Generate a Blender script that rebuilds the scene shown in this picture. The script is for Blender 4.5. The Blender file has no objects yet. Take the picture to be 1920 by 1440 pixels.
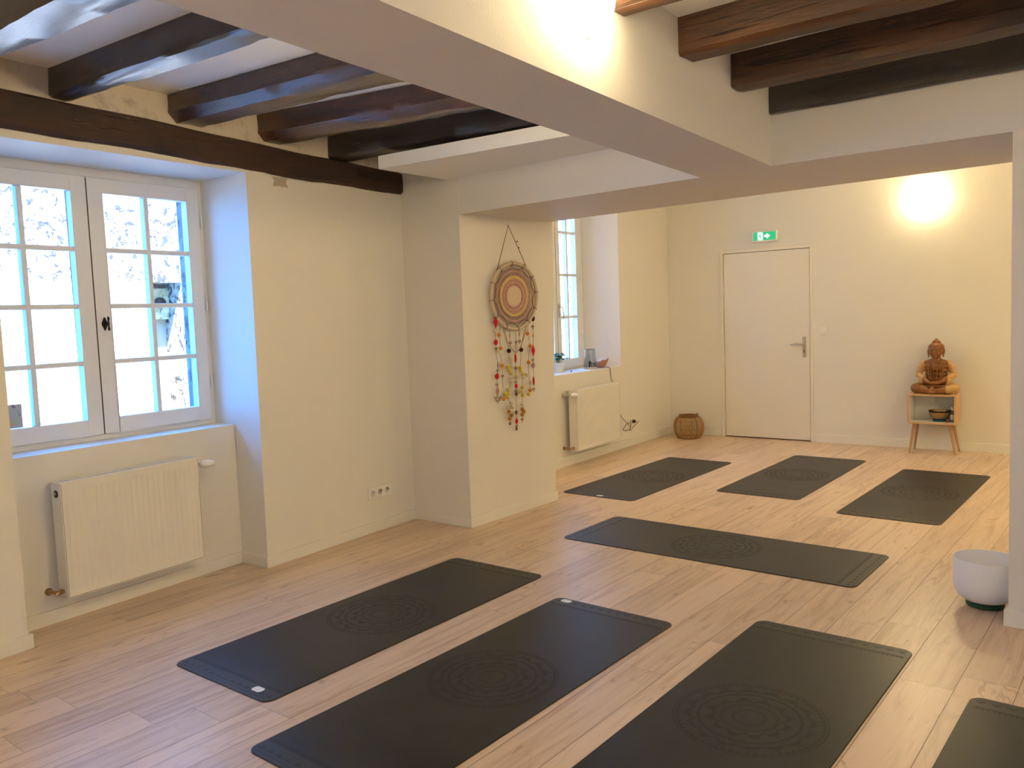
import bpy, bmesh, math, random
from mathutils import Vector, Matrix
random.seed(7)
C = bpy.context.scene.collection
PI = math.pi

# ------------------------------------------------------------------ camera
def setup_camera():
    yaw, pitch, roll = math.radians(-38.71839), math.radians(-4.7732), math.radians(-2.09266)
    cy, sy = math.cos(yaw), math.sin(yaw)
    f = Vector((sy*math.cos(pitch), cy*math.cos(pitch), math.sin(pitch)))
    r = Vector((cy, -sy, 0)); u = r.cross(f)
    c, s = math.cos(roll), math.sin(roll)
    r2 = c*r + s*u; u2 = -s*r + c*u
    cam = bpy.data.cameras.new('camera'); cam.sensor_width = 36; cam.lens = 36*1556.23/1920
    cam.clip_start = .05; cam.clip_end = 200
    o = bpy.data.objects.new('camera', cam); C.objects.link(o)
    m = Matrix((r2, u2, -f)).transposed().to_4x4(); m.translation = Vector((0, 0, 1.46911))
    o.matrix_world = m
    bpy.context.scene.camera = o
setup_camera()

# ------------------------------------------------------------------ world, sun, exposure
W = bpy.data.worlds.new('sky'); bpy.context.scene.world = W; W.use_nodes = True
bg = W.node_tree.nodes['Background']; bg.inputs[1].default_value = 9
_tc = W.node_tree.nodes.new('ShaderNodeTexCoord'); _sp = W.node_tree.nodes.new('ShaderNodeSeparateXYZ'); _cr = W.node_tree.nodes.new('ShaderNodeValToRGB')
W.node_tree.links.new(_tc.outputs['Generated'], _sp.inputs[0]); W.node_tree.links.new(_sp.outputs['Z'], _cr.inputs[0]); W.node_tree.links.new(_cr.outputs[0], bg.inputs[0])
_cr.color_ramp.elements[0].color = (.05, .36, 1, 1); _cr.color_ramp.elements[0].position = 0
_cr.color_ramp.elements[1].color = (.03, .30, 1, 1); _cr.color_ramp.elements[1].position = .7
sun = bpy.data.lights.new('sun', 'SUN'); sun.energy = 20; sun.angle = .01; sun.color = (1, .97, .93)
so = bpy.data.objects.new('sun', sun); C.objects.link(so)
so.rotation_euler = Vector((-.48, .2, -.85)).to_track_quat('-Z', 'Y').to_euler()
vs = bpy.context.scene.view_settings
vs.view_transform = 'Standard'; vs.look = 'None'; vs.gamma = 1; vs.exposure = .95; vs.use_curve_mapping = False
LAMP_COLOR = (1, .79, .43); LAMP_POWER = 34

# ------------------------------------------------------------------ material helpers
class NT:
    def __init__(s, name):
        s.mat = bpy.data.materials.new(name); s.mat.use_nodes = True
        s.t = s.mat.node_tree; s.n = s.t.nodes; s.l = s.t.links
        s.b = s.n['Principled BSDF']; s.out = s.n['Material Output']
    def put(s, sock, v):
        if isinstance(v, bpy.types.NodeSocket): s.l.new(v, sock)
        elif isinstance(v, (tuple, list)) and len(v) == 3 and sock.type == 'RGBA': sock.default_value = (*v, 1)
        else: sock.default_value = v
    def m(s, op, a, b=None, c=None, clamp=False):
        n = s.n.new('ShaderNodeMath'); n.operation = op; n.use_clamp = clamp
        for i, v in enumerate((a, b, c)):
            if v is not None: s.put(n.inputs[i], v)
        return n.outputs[0]
    def pos(s):
        return s.n.new('ShaderNodeNewGeometry').outputs['Position']
    def obj(s):
        return s.n.new('ShaderNodeTexCoord').outputs['Object']
    def sep(s, v):
        n = s.n.new('ShaderNodeSeparateXYZ'); s.put(n.inputs[0], v); return n.outputs
    def vec(s, x, y, z=0.0):
        n = s.n.new('ShaderNodeCombineXYZ')
        for i, v in enumerate((x, y, z)): s.put(n.inputs[i], v)
        return n.outputs[0]
    def mapv(s, v, scale):
        n = s.n.new('ShaderNodeMapping'); s.put(n.inputs[0], v); n.inputs['Scale'].default_value = scale
        return n.outputs[0]
    def noise(s, v, scale, detail=4, rough=.55, dist=0.0):
        n = s.n.new('ShaderNodeTexNoise'); s.put(n.inputs['Vector'], v); n.inputs['Scale'].default_value = scale
        n.inputs['Detail'].default_value = detail; n.inputs['Roughness'].default_value = rough
        n.inputs['Distortion'].default_value = dist
        return n.outputs[0]
    def white(s, v, dim='2D'):
        n = s.n.new('ShaderNodeTexWhiteNoise'); n.noise_dimensions = dim
        s.put(n.inputs['W' if dim == '1D' else 'Vector'], v); return n.outputs
    def vor(s, v, scale, feat='F1'):
        n = s.n.new('ShaderNodeTexVoronoi'); n.feature = feat; s.put(n.inputs['Vector'], v); n.inputs['Scale'].default_value = scale
        return n.outputs
    def step(s, v, a, b):            # smooth 0..1 between a and b
        n = s.n.new('ShaderNodeMapRange'); n.interpolation_type = 'SMOOTHSTEP'
        s.put(n.inputs[0], v); n.inputs[1].default_value = a; n.inputs[2].default_value = b
        return n.outputs[0]
    def mix(s, f, a, b):
        n = s.n.new('ShaderNodeMix'); n.data_type = 'RGBA'
        s.put(n.inputs[0], f); s.put(n.inputs[6], a); s.put(n.inputs[7], b); return n.outputs[2]
    def bump(s, h, strength=.3, dist=.002):
        n = s.n.new('ShaderNodeBump'); n.inputs['Strength'].default_value = strength; n.inputs['Distance'].default_value = dist
        s.put(n.inputs['Height'], h); s.l.new(n.outputs[0], s.b.inputs['Normal'])
    def set(s, **k):
        for a, v in k.items(): s.put(s.b.inputs[a.replace('_', ' ')], v)
        return s.mat

def plain(name, col, rough=.5, metal=0.0, spec=.5, noise=0.0, nscale=30, **k):
    t = NT(name)
    c = col
    if noise:
        f = t.noise(t.pos(), nscale, 4)
        c = t.mix(f, tuple(x*(1-noise) for x in col), tuple(min(1, x*(1+noise)) for x in col))
    t.set(Base_Color=c, Roughness=rough, Metallic=metal, Specular_IOR_Level=spec, **k)
    return t.mat

def wall_paint(name, col, stain=0.0, chip=None):
    t = NT(name); p = t.pos()
    n = t.noise(p, 1.3, 3); fine = t.noise(p, 90, 3)
    c = t.mix(n, tuple(x*.965 for x in col), col)
    if stain:
        a = t.step(t.noise(p, 5.5, 6, .7), .5, .72)
        c = t.mix(t.m('MULTIPLY', a, stain), c, (.30, .24, .18))
        b = t.step(t.noise(p, 13, 5, .7), .68, .74)
        c = t.mix(t.m('MULTIPLY', b, stain), c, (.20, .10, .05))
    if chip:
        x, y, z = t.sep(p); e = t.m('MULTIPLY', t.m('SUBTRACT', t.noise(p, 30, 4), .5), 1.6)
        d = t.m('MAXIMUM', t.m('ABSOLUTE', t.m('DIVIDE', t.m('SUBTRACT', y, chip[0]), chip[2])), t.m('ABSOLUTE', t.m('DIVIDE', t.m('SUBTRACT', z, chip[1]), chip[3])))
        c = t.mix(t.m('MULTIPLY', t.step(t.m('ADD', d, e), 1.1, .9), .8), c, (.40, .31, .22))
    t.bump(t.m('ADD', t.m('MULTIPLY', n, 3), fine), .12, .003)
    return t.set(Base_Color=c, Roughness=.62)
def glass_thin(name, tint=(1, 1, 1), refl=.06):
    t = NT(name); t.n.remove(t.b)
    tr = t.n.new('ShaderNodeBsdfTransparent'); tr.inputs[0].default_value = (*tint, 1)
    gl = t.n.new('ShaderNodeBsdfGlossy'); gl.inputs['Roughness'].default_value = .02
    lw = t.n.new('ShaderNodeLayerWeight'); fr = t.m('ADD', .035, t.m('MULTIPLY', t.m('POWER', lw.outputs['Facing'], 5), .9))
    mx = t.n.new('ShaderNodeMixShader'); t.l.new(fr, mx.inputs[0])
    t.l.new(tr.outputs[0], mx.inputs[1]); t.l.new(gl.outputs[0], mx.inputs[2]); t.l.new(mx.outputs[0], t.out.inputs[0])
    return t.mat
M_glass = glass_thin('window_glass', (.97, .985, 1))
M_smoke = glass_thin('smoked_glass', (.84, .87, .91))

M_wall = wall_paint('wall_paint', (.80, .765, .69))
M_wall_chip = wall_paint('wall_paint_with_chip', (.80, .765, .69), 0, (3.15, 2.325, .055, .03))
M_beam_paint = wall_paint('beam_paint', (.77, .74, .70))
M_plaster_old = wall_paint('old_plaster', (.66, .58, .46), .75)
M_ceil = wall_paint('ceiling_paint', (.92, .92, .90))
M_trim = plain('white_trim_paint', (.80, .77, .70), .4)
M_door = plain('door_paint', (.80, .75, .65), .42)
M_winpaint = plain('window_paint', (.76, .76, .74), .38, noise=.03)
M_rad = plain('radiator_enamel', (.80, .76, .68), .32)
M_plastic = plain('white_plastic', (.84, .81, .76), .32)
M_plasticb = plain('grey_plastic', (.50, .49, .47), .4)
M_steel = plain('satin_steel', (.55, .53, .50), .3, 1)
M_brass = plain('worn_brass', (.42, .28, .14), .38, 1)
M_black = plain('black_plastic', (.012, .012, .012), .4)
M_iron = plain('dark_iron', (.018, .016, .016), .42, .6)
M_gap = plain('dark_gap', (.06, .045, .03), .8)

def floor_mat():
    t = NT('oak_laminate'); x, y, z = t.sep(t.pos())
    u = t.m('DIVIDE', t.m('ADD', x, .62 + 19.25), .1925); row = t.m('FLOOR', u); fu = t.m('FRACT', u)
    r1 = t.white(row, '1D')[0]
    v = t.m('ADD', t.m('DIVIDE', t.m('ADD', y, 10), 1.286), t.m('MULTIPLY', r1, 7.31)); pid = t.m('FLOOR', v); fv = t.m('FRACT', v)
    wn = t.white(t.vec(row, pid)); rv = wn[0]; rc = t.sep(wn[1])
    off = t.m('MULTIPLY', rc[0], 40); off2 = t.m('MULTIPLY', rc[1], 40)
    g = t.noise(t.vec(t.m('ADD', t.m('MULTIPLY', x, 26), off), t.m('ADD', t.m('MULTIPLY', y, 1.6), off2)), 1, 6, .62, .6)
    big = t.noise(t.vec(t.m('ADD', t.m('MULTIPLY', x, 6), off2), t.m('ADD', t.m('MULTIPLY', y, 1.1), off)), 1, 3, .5, .8)
    rings = t.m('SINE', t.m('MULTIPLY', big, 70))
    kn = t.noise(t.vec(t.m('ADD', t.m('MULTIPLY', x, 15), off), t.m('ADD', t.m('MULTIPLY', y, 4.2), off)), 1, 3, .55, .5)
    knot = t.step(kn, .62, .76)
    c = t.mix(rv, (.53, .37, .245), (.72, .53, .37))
    c = t.mix(t.m('MULTIPLY', t.step(g, .3, .72), .7), c, (.76, .575, .41))
    c = t.mix(t.m('MULTIPLY', t.step(g, .50, .30), .6), c, (.46, .29, .18))
    c = t.mix(t.m('MULTIPLY', t.step(rings, .55, 1), t.m('MULTIPLY', t.step(big, .5, .65), .5)), c, (.40, .245, .145))
    c = t.mix(t.m('MULTIPLY', knot, .8), c, (.28, .165, .10))
    du = t.m('MINIMUM', fu, t.m('SUBTRACT', 1, fu)); dv = t.m('MINIMUM', fv, t.m('SUBTRACT', 1, fv))
    seam = t.m('MAXIMUM', t.step(du, .0125, .004), t.m('MULTIPLY', t.step(dv, .0014, .0005), .7))
    c = t.mix(t.m('MULTIPLY', seam, .75), c, (.10, .055, .03))
    t.bump(t.m('SUBTRACT', t.m('MULTIPLY', g, .3), seam), .25, .0015)
    return t.set(Base_Color=c, Roughness=t.m('ADD', .25, t.m('MULTIPLY', g, .16)), Specular_IOR_Level=.5)
M_floor = floor_mat()

def old_wood(name, axis, c1, c2, rough=.34, coat=1.0):
    t = NT(name)
    sc = (1.6, 13, 13) if axis == 0 else (13, 1.6, 13)
    v = t.mapv(t.pos(), sc)
    a = t.noise(v, 1, 8, .65, .6); b = t.noise(t.pos(), 3.2, 4)
    c = t.mix(t.step(a, .28, .75), c1, c2)
    c = t.mix(t.m('MULTIPLY', t.step(b, .52, .72), .75), c, tuple(x*.4 for x in c1))
    worn = t.m('MULTIPLY', t.step(t.noise(v, 2.2, 5, .7), .62, .72), t.step(b, .4, .6))
    c = t.mix(t.m('MULTIPLY', worn, .55), c, (.30, .19, .12))
    v2 = t.mapv(t.pos(), (1.3, 34, 34) if axis == 0 else (34, 1.3, 34))
    cr = t.step(t.noise(v2, 1, 6, .6, .4), .40, .33)
    li = t.m('MULTIPLY', t.step(t.noise(v2, 2.1, 6, .7), .60, .70), t.step(t.noise(t.pos(), 6, 3), .45, .62))
    c = t.mix(t.m('MULTIPLY', cr, .85), c, tuple(x*.25 for x in c1))
    c = t.mix(t.m('MULTIPLY', li, .5), c, tuple(min(.5, x*3.2) for x in c2))
    t.bump(t.m('SUBTRACT', t.noise(v, 1.5, 8, .7), t.m('MULTIPLY', cr, .8)), .7, .010)
    return t.set(Base_Color=c, Roughness=t.m('ADD', rough - .06, t.m('MULTIPLY', a, .3)), Specular_IOR_Level=.6, Coat_Weight=coat, Coat_Roughness=.26)
M_joist = old_wood('varnished_old_oak', 0, (.028, .010, .005), (.105, .036, .015))
M_joist_dark = old_wood('dark_and_shaded_old_oak', 0, (.008, .005, .004), (.030, .015, .009))
M_joist_matt = old_wood('matt_old_oak', 0, (.020, .0065, .002), (.125, .042, .011), .42, .1)
M_plate = old_wood('old_oak_wall_plate', 1, (.018, .007, .004), (.060, .020, .009), .55, 0.0)

def mat_rubber():
    t = NT('yoga_mat_rubber'); x, y, z = t.sep(t.obj())
    r = t.m('SQRT', t.m('ADD', t.m('MULTIPLY', x, x), t.m('MULTIPLY', y, y)))
    th = t.m('DIVIDE', t.m('ARCTAN2', y, x), 2*PI)
    def band(rr, w): return t.step(t.m('ABSOLUTE', t.m('SUBTRACT', r, rr)), w, w*.55)
    def teeth(r0, r1, n, ph=0.0, inv=False):   # triangles between r0 and r1
        q = t.m('ABSOLUTE', t.m('SUBTRACT', t.m('FRACT', t.m('ADD', t.m('MULTIPLY', th, n), ph + 50)), .5))   # 0..0.5
        k = t.m('DIVIDE', t.m('SUBTRACT', r, r0), r1 - r0)
        if inv: k = t.m('SUBTRACT', 1, k)
        inside = t.m('MULTIPLY', t.m('GREATER_THAN', k, 0.0), t.m('LESS_THAN', k, 1.0))
        return t.m('MULTIPLY', inside, t.step(t.m('SUBTRACT', t.m('SUBTRACT', 1, t.m('MULTIPLY', q, 2.0)), k), 0.0, .08))
    def zig(r0, r1, n, w):
        q = t.m('ABSOLUTE', t.m('SUBTRACT', t.m('FRACT', t.m('ADD', t.m('MULTIPLY', th, n), 50)), .5))
        rr = t.m('ADD', r0, t.m('MULTIPLY', q, 2*(r1 - r0)))
        return t.step(t.m('ABSOLUTE', t.m('SUBTRACT', r, rr)), w, w*.5)
    parts = [band(.268, .0035), band(.258, .002), band(.178, .006), band(.098, .003), band(.091, .0018), band(.052, .003),
             teeth(.178, .190, 84), teeth(.170, .180, 84, .5, True), teeth(.052, .068, 32), teeth(.096, .108, 60), teeth(.24, .256, 60, 0, True),
             zig(.202, .238, 16, .004), zig(.192, .226, 16, .003), zig(.118, .158, 12, .004), zig(.11, .148, 12, .0025),
             teeth(.205, .228, 16, .5), teeth(.125, .150, 12, .5)]
    mand = parts[0]
    for p in parts[1:]: mand = t.m('MAXIMUM', mand, p)
    ay = t.m('ABSOLUTE', y)
    def lb(yy, w): return t.step(t.m('ABSOLUTE', t.m('SUBTRACT', ay, yy)), w, w*.5)
    def lteeth(y0, y1, pitch):
        q = t.m('ABSOLUTE', t.m('SUBTRACT', t.m('FRACT', t.m('DIVIDE', t.m('ADD', x, 5), pitch)), .5))
        k = t.m('DIVIDE', t.m('SUBTRACT', ay, y0), y1 - y0)
        inside = t.m('MULTIPLY', t.m('GREATER_THAN', k, 0.0), t.m('LESS_THAN', k, 1.0))
        return t.m('MULTIPLY', inside, t.step(t.m('SUBTRACT', t.m('MULTIPLY', q, 2.0), t.m('SUBTRACT', 1, k)), 0.0, .08))
    bp = t.m('MAXIMUM', t.m('MAXIMUM', lb(.838, .004), lb(.905, .003)), t.m('MAXIMUM', lteeth(.815, .834, .018), lteeth(.868, .892, .05)))
    inx = t.m('LESS_THAN', t.m('ABSOLUTE', x), .315)
    pat = t.m('MAXIMUM', mand, t.m('MULTIPLY', bp, inx))
    wv = t.noise(t.obj(), 2.3, 5, .6, .5); w2 = t.noise(t.obj(), 60, 3)
    c = t.mix(t.step(wv, .32, .68), (.010, .011, .011), (.029, .028, .024))
    strip = t.step(ay, .835, .85)
    c = t.mix(t.m('MULTIPLY', strip, .35), c, (.060, .058, .048))
    c = t.mix(t.m('MULTIPLY', pat, .30), c, (.014, .014, .013))
    ro = t.m('ADD', t.m('ADD', .28, t.m('MULTIPLY', wv, .2)), t.m('MULTIPLY', pat, .15))
    t.bump(t.m('SUBTRACT', t.m('MULTIPLY', w2, .3), pat), .12, .0006)
    return t.set(Base_Color=c, Roughness=ro, Specular_IOR_Level=.28)
M_mat = mat_rubber()
M_matedge = plain('yoga_mat_underside', (.012, .011, .011), .7)

def emit(name, col, s, base=(.8, .8, .8)):
    t = NT(name); t.set(Base_Color=base, Emission_Color=col, Emission_Strength=s, Roughness=.4); return t.mat
M_lamp = emit('lit_frosted_glass', LAMP_COLOR, LAMP_POWER)

# ------------------------------------------------------------------ mesh helpers
class MB:
    def __init__(s): s.v = []; s.f = []
    def add(s, vs, fs):
        b = len(s.v); s.v += [tuple(v) for v in vs]; s.f += [tuple(b+i for i in f) for f in fs]; return s
    def prism(s, poly, z0, z1, top=None):       # plan polygon (counter-clockwise) with z range, optional other top polygon
        n = len(poly); top = top or poly
        z0f = z0 if isinstance(z0, (list, tuple)) else [z0]*n; z1f = z1 if isinstance(z1, (list, tuple)) else [z1]*n
        vs = [(p[0], p[1], z0f[i]) for i, p in enumerate(poly)] + [(p[0], p[1], z1f[i]) for i, p in enumerate(top)]
        fs = [tuple(reversed(range(n))), tuple(range(n, 2*n))] + [(i, (i+1) % n, n+(i+1) % n, n+i) for i in range(n)]
        return s.add(vs, fs)
    def box(s, x0, x1, y0, y1, z0, z1):
        return s.prism([(x0, y0), (x1, y0), (x1, y1), (x0, y1)], z0, z1)
    def obox(s, T, u0, u1, d0, d1, z0, z1):     # box in a wall frame T(u, d, z)
        c = [T(u, d, z) for z in (z0, z1) for (u, d) in ((u0, d0), (u1, d0), (u1, d1), (u0, d1))]
        return s.add(c, [(3, 2, 1, 0), (4, 5, 6, 7), (0, 1, 5, 4), (1, 2, 6, 5), (2, 3, 7, 6), (3, 0, 4, 7)])
    def tube(s, pts, r, n=8, cap=True, closed=False):
        pts = [Vector(p) for p in pts]; m = len(pts)
        rr = r if isinstance(r, (list, tuple)) else [r]*m
        t0 = (pts[1]-pts[0]).normalized()
        a = Vector((0, 0, 1)) if abs(t0.z) < .9 else Vector((1, 0, 0))
        nrm = (a - t0*a.dot(t0)).normalized(); vs = []
        for i in range(m):
            if closed: t = (pts[(i+1) % m]-pts[i-1]).normalized()
            elif i == 0: t = t0
            elif i == m-1: t = (pts[-1]-pts[-2]).normalized()
            else: t = (pts[i+1]-pts[i-1]).normalized()
            nrm = (nrm - t*nrm.dot(t)).normalized(); b = t.cross(nrm)
            for k in range(n):
                q = 2*PI*k/n; vs.append(pts[i] + (nrm*math.cos(q)+b*math.sin(q))*rr[i])
        fs = []
        for i in range(m if closed else m-1):
            j = (i+1) % m
            for k in range(n): fs.append((i*n+k, i*n+(k+1) % n, j*n+(k+1) % n, j*n+k))
        if cap and not closed: fs += [tuple(reversed(range(n))), tuple((m-1)*n+k for k in range(n))]
        return s.add(vs, fs)
    def lathe(s, prof, c=(0, 0, 0), axis=(0, 0, 1), n=32, sx=1.0, cap=True):  # prof: (r, h) list
        ax = Vector(axis).normalized(); a = Vector((1, 0, 0)) if abs(ax.x) < .9 else Vector((0, 1, 0))
        e1 = (a-ax*a.dot(ax)).normalized(); e2 = ax.cross(e1); c = Vector(c); vs = []
        for r, h in prof:
            for k in range(n):
                q = 2*PI*k/n; vs.append(c + ax*h + (e1*math.cos(q)*sx + e2*math.sin(q))*r)
        fs = [(i*n+k, i*n+(k+1) % n, (i+1)*n+(k+1) % n, (i+1)*n+k) for i in range(len(prof)-1) for k in range(n)]
        if cap:
            if prof[0][0] > 1e-6: fs.append(tuple(reversed(range(n))))
            if prof[-1][0] > 1e-6: fs.append(tuple((len(prof)-1)*n+k for k in range(n)))
        return s.add(vs, fs)
    def ball(s, c, r, n=12, m=8):
        r = r if isinstance(r, (list, tuple)) else (r, r, r)
        vs = []; fs = []
        for i in range(m+1):
            a = PI*i/m
            for k in range(n):
                q = 2*PI*k/n
                vs.append((c[0]+r[0]*math.sin(a)*math.cos(q), c[1]+r[1]*math.sin(a)*math.sin(q), c[2]-r[2]*math.cos(a)))
        for i in range(m):
            for k in range(n): fs.append((i*n+k, i*n+(k+1) % n, (i+1)*n+(k+1) % n, (i+1)*n+k))
        return s.add(vs, fs)
    def build(s, name, mat, parent=None, smooth=False, bevel=0, seg=2, origin=None, merge=True):
        if parent is not None:
            o0 = Vector(parent['_o'])
        elif origin is not None: o0 = Vector(origin)
        else:
            xs, ys, zs = zip(*s.v); o0 = Vector(((min(xs)+max(xs))/2, (min(ys)+max(ys))/2, min(zs)))
        me = bpy.data.meshes.new(name); me.from_pydata([Vector(v)-o0 for v in s.v], [], s.f); me.validate()
        bm = bmesh.new(); bm.from_mesh(me)
        if merge: bmesh.ops.remove_doubles(bm, verts=bm.verts, dist=1e-5)
        bmesh.ops.recalc_face_normals(bm, faces=bm.faces)
        bm.to_mesh(me); bm.free()
        me.materials.append(mat)
        if smooth: me.polygons.foreach_set('use_smooth', [True]*len(me.polygons))
        o = bpy.data.objects.new(name, me); C.objects.link(o)
        o['_o'] = tuple(o0)
        if parent is not None: o.parent = parent      # child keeps zero offset: its own vertices are in the parent's space
        else: o.location = o0
        if bevel:
            b = o.modifiers.new('bevel', 'BEVEL'); b.width = bevel; b.segments = seg; b.limit_method = 'ANGLE'; b.angle_limit = .6
            b.harden_normals = False
        if smooth:
            try:
                me.set_sharp_from_angle(angle=math.radians(40))
            except Exception: pass
        return o
def thing(name, loc, label=None, cat=None, group=None, kind=None):
    o = bpy.data.objects.new(name, None); C.objects.link(o); o.location = loc; o['_o'] = tuple(loc); o.empty_display_size = .05
    return tag(o, label, cat, group, kind)
def tag(o, label=None, cat=None, group=None, kind=None):
    if label: o['label'] = label
    if cat: o['category'] = cat
    if group: o['group'] = group
    if kind: o['kind'] = kind
    return o
def struct(o): o['kind'] = 'structure'; return o
def frame(A, B):      # wall frame through A and B: u along A->B, d towards the room (+ = left-hand normal flipped to +x / -y)
    A = Vector((*A, 0)); U = (Vector((*B, 0))-A).normalized(); N = Vector((U.y, -U.x, 0))
    def T(u, d, z): return A + U*u + N*d + Vector((0, 0, z))
    T.U = U; T.N = N; T.A = A
    def inv(x, y): return (Vector((x, y, 0))-A).dot(U)
    T.inv = inv
    return T

# ------------------------------------------------------------------ room shell
def wx(y): return -4.25 - .0769*(y-2.884)             # face of the left wall
struct(MB().box(-5.2, 2.75, -2.45, 9.15, -.12, 0).build('floor', M_floor, origin=(0, 0, 0)))
struct(MB().prism([(-5.15, -2.3), (wx(-2.3), -2.3), (wx(1.5), 1.5), (-4.62, 1.40), (-4.80, 1.44), (-5.15, 1.38)], 0, 2.35).build('wall_left', M_wall))
struct(MB().prism([(-5.15, 1.38), (-4.378, 1.449), (-4.502, 2.876), (-5.15, 2.86)], 0, .861).build('wall_left_under_window', M_wall))
struct(MB().prism([(-5.15, -2.3), (wx(-2.3), -2.3), (wx(4.24), 4.24), (-5.15, 4.24)], 2.35, 2.50).build('wall_left_lintel', M_wall))
struct(MB().prism([(-5.15, -2.3), (wx(-2.3), -2.3), (wx(4.24), 4.24), (-5.15, 4.24)], 2.50, 2.72).build('wall_left_upper', M_plaster_old))
struct(MB().prism([(-5.15, 3.1), (-4.915, 2.85), (-4.78, 2.82), (-4.703, 2.866), (-4.252, 2.886), (wx(4.235), 4.235), (-5.15, 4.235)], 0, 2.35,
       top=[(-5.15, 3.1), (-4.915, 2.85), (-4.78, 2.82), (-4.706, 2.868), (-4.249, 2.897), (wx(4.235), 4.235), (-5.15, 4.235)]).build('wall_left_middle', M_wall_chip))
def pier():
    n = 10; mb = MB(); g = []
    for j in range(n+1):
        z = 2.95*j/n; k = z/2.95
        for i in range(n+1):
            t = i/n; y = 4.235+(5.225-4.235)*t*(1-k)+(5.14-4.235)*t*k
            g.append((pier_x(y, z), y, z))
    mb.add(g, [(j*(n+1)+i, j*(n+1)+i+1, (j+1)*(n+1)+i+1, (j+1)*(n+1)+i) for j in range(n) for i in range(n)])
    N1 = [g[j*(n+1)] for j in range(n+1)]; N2 = [g[j*(n+1)+n] for j in range(n+1)]
    mb.add(N1+[(-5.15, 4.235, 2.95*j/n) for j in range(n+1)], [(j, j+1, n+2+j, n+1+j) for j in range(n)])
    mb.add(N2+[(-5.15, 5.25, 2.95*j/n) for j in range(n+1)], [(j+1, j, n+1+j, n+2+j) for j in range(n)])
    mb.add([(-5.15, 4.235, 0), (-5.15, 5.25, 0), (-5.15, 5.25, 2.95), (-5.15, 4.235, 2.95)], [(0, 1, 2, 3)])
    struct(mb.build('wall_left_pier', M_wall))
def pier_x(y, z): return (-3.803+.015*(y-4.235))*(1-z/2.95)+(-3.80+.155*(y-4.235))*z/2.95
pier()
# far room, window side
def fx(y): return -4.547 - .0447*(y-6.293)
SF = .882
struct(MB().prism([(-5.3, 5.15), (fx(5.15), 5.15), (fx(6.15), 6.15), (-4.88, 6.28), (-5.3, 6.28)], 0, 2.95).build('wall_left_far_near_part', M_wall))
struct(MB().prism([(-5.3, 6.28), (-4.88, 6.28), (fx(6.15), 6.15), (fx(7.61), 7.61), (-4.93, 7.41), (-5.02, 7.42), (-5.3, 8.0)], 0, SF).build('wall_left_far_under_window', M_wall))
struct(MB().prism([(-5.3, 6.28), (-4.88, 6.28), (fx(6.15), 6.15), (fx(7.61), 7.61), (-4.93, 7.41), (-5.02, 7.42), (-5.3, 8.0)], 2.80, 2.95).build('wall_left_far_lintel', M_wall))
struct(MB().prism([(-5.3, 8.0), (-5.02, 7.42), (-4.93, 7.41), (fx(7.61), 7.61), (-4.659, 8.80), (-4.66, 9.1), (-5.3, 9.1)], 0, 2.95).build('wall_left_far', M_wall))
def by(x): return 8.80 + .0279*(x+4.66)
DL, DR = -3.985, -3.022                                # door opening
struct(MB().prism([(-5.3, 9.15), (-4.66, 8.80), (DL-.03, by(DL)), (DL-.03, 9.15)], 0, 2.95).build('wall_back_left', M_wall))
struct(MB().prism([(DL-.03, by(DL)), (DR+.03, by(DR)), (DR+.03, 9.15), (DL-.03, 9.15)], 2.09, 2.95).build('wall_back_over_door', M_wall))
struct(MB().prism([(DR+.03, by(DR)), (2.75, by(2.75)), (2.75, 9.3), (DR+.03, 9.3)], 0, 2.95).build('wall_back_right', M_wall))
# column / dividing wall on the right, side and near walls
struct(MB().prism([(-.556, 4.187), (2.6, 4.20), (2.6, 5.05), (-.46, 5.05)], 0, 2.165,
       top=[(-.553, 4.106), (2.6, 4.15), (2.6, 5.05), (-.46, 5.05)]).build('wall_dividing', M_wall))
struct(MB().box(2.6, 2.75, -2.3, 9.0, 0, 2.95).build('wall_right', M_wall))
struct(MB().box(-5.15, .8, -2.45, -2.3, 0, 2.95).build('wall_near', M_wall))
struct(MB().box(1.7, 2.75, -2.45, -2.3, 0, 2.95).build('wall_near_right', M_wall))
struct(MB().box(.8, 1.7, -2.45, -2.3, 2.15, 2.95).build('wall_near_over_door', M_wall))
_d2 = struct(thing('door_2', (1.25, -2.38, 0)))
for _a, _b in ((.8, 1.7),):
    _m = MB()
    for _x0, _x1, _z0, _z1 in ((_a+.01, _a+.09, .01, 2.14), (_b-.09, _b-.01, .01, 2.14), (_a+.09, _b-.09, .01, .12), (_a+.09, _b-.09, 2.05, 2.14), (_a+.09, _b-.09, 1.05, 1.10)): _m.box(_x0, _x1, -2.41, -2.36, _z0, _z1)
    _m.build('glazed_leaf', M_winpaint, _d2)
    MB().box(_a+.09, _b-.09, -2.39, -2.385, .12, 2.05).build('glass_pane', M_glass, _d2)
# dropped beams
struct(MB().prism([(-1.396, -2.3), (-1.078, -2.3), (-1.584, 4.094), (-1.988, 4.14)], 2.156, 2.72).build('wall_dropped_beam', M_beam_paint))
xp = [(-3.80, 4.237), (-1.988, 4.139), (-1.584, 4.093), (-.553, 4.105), (2.6, 4.15), (2.6, 5.05), (-.674, 5.024), (-3.70, 5.168)]
struct(MB().prism(xp, 2.157, 2.95).build('wall_dropped_cross_beam', M_beam_paint))
# plasterboard box under the ceiling against the cross beam
struct(MB().prism([(-3.882, 3.60), (-1.93, 3.74), (-1.97, 4.145), (-3.80, 4.237), (-3.89, 4.236)], 2.397, 2.476).build('ceiling_box', M_ceil))
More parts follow.
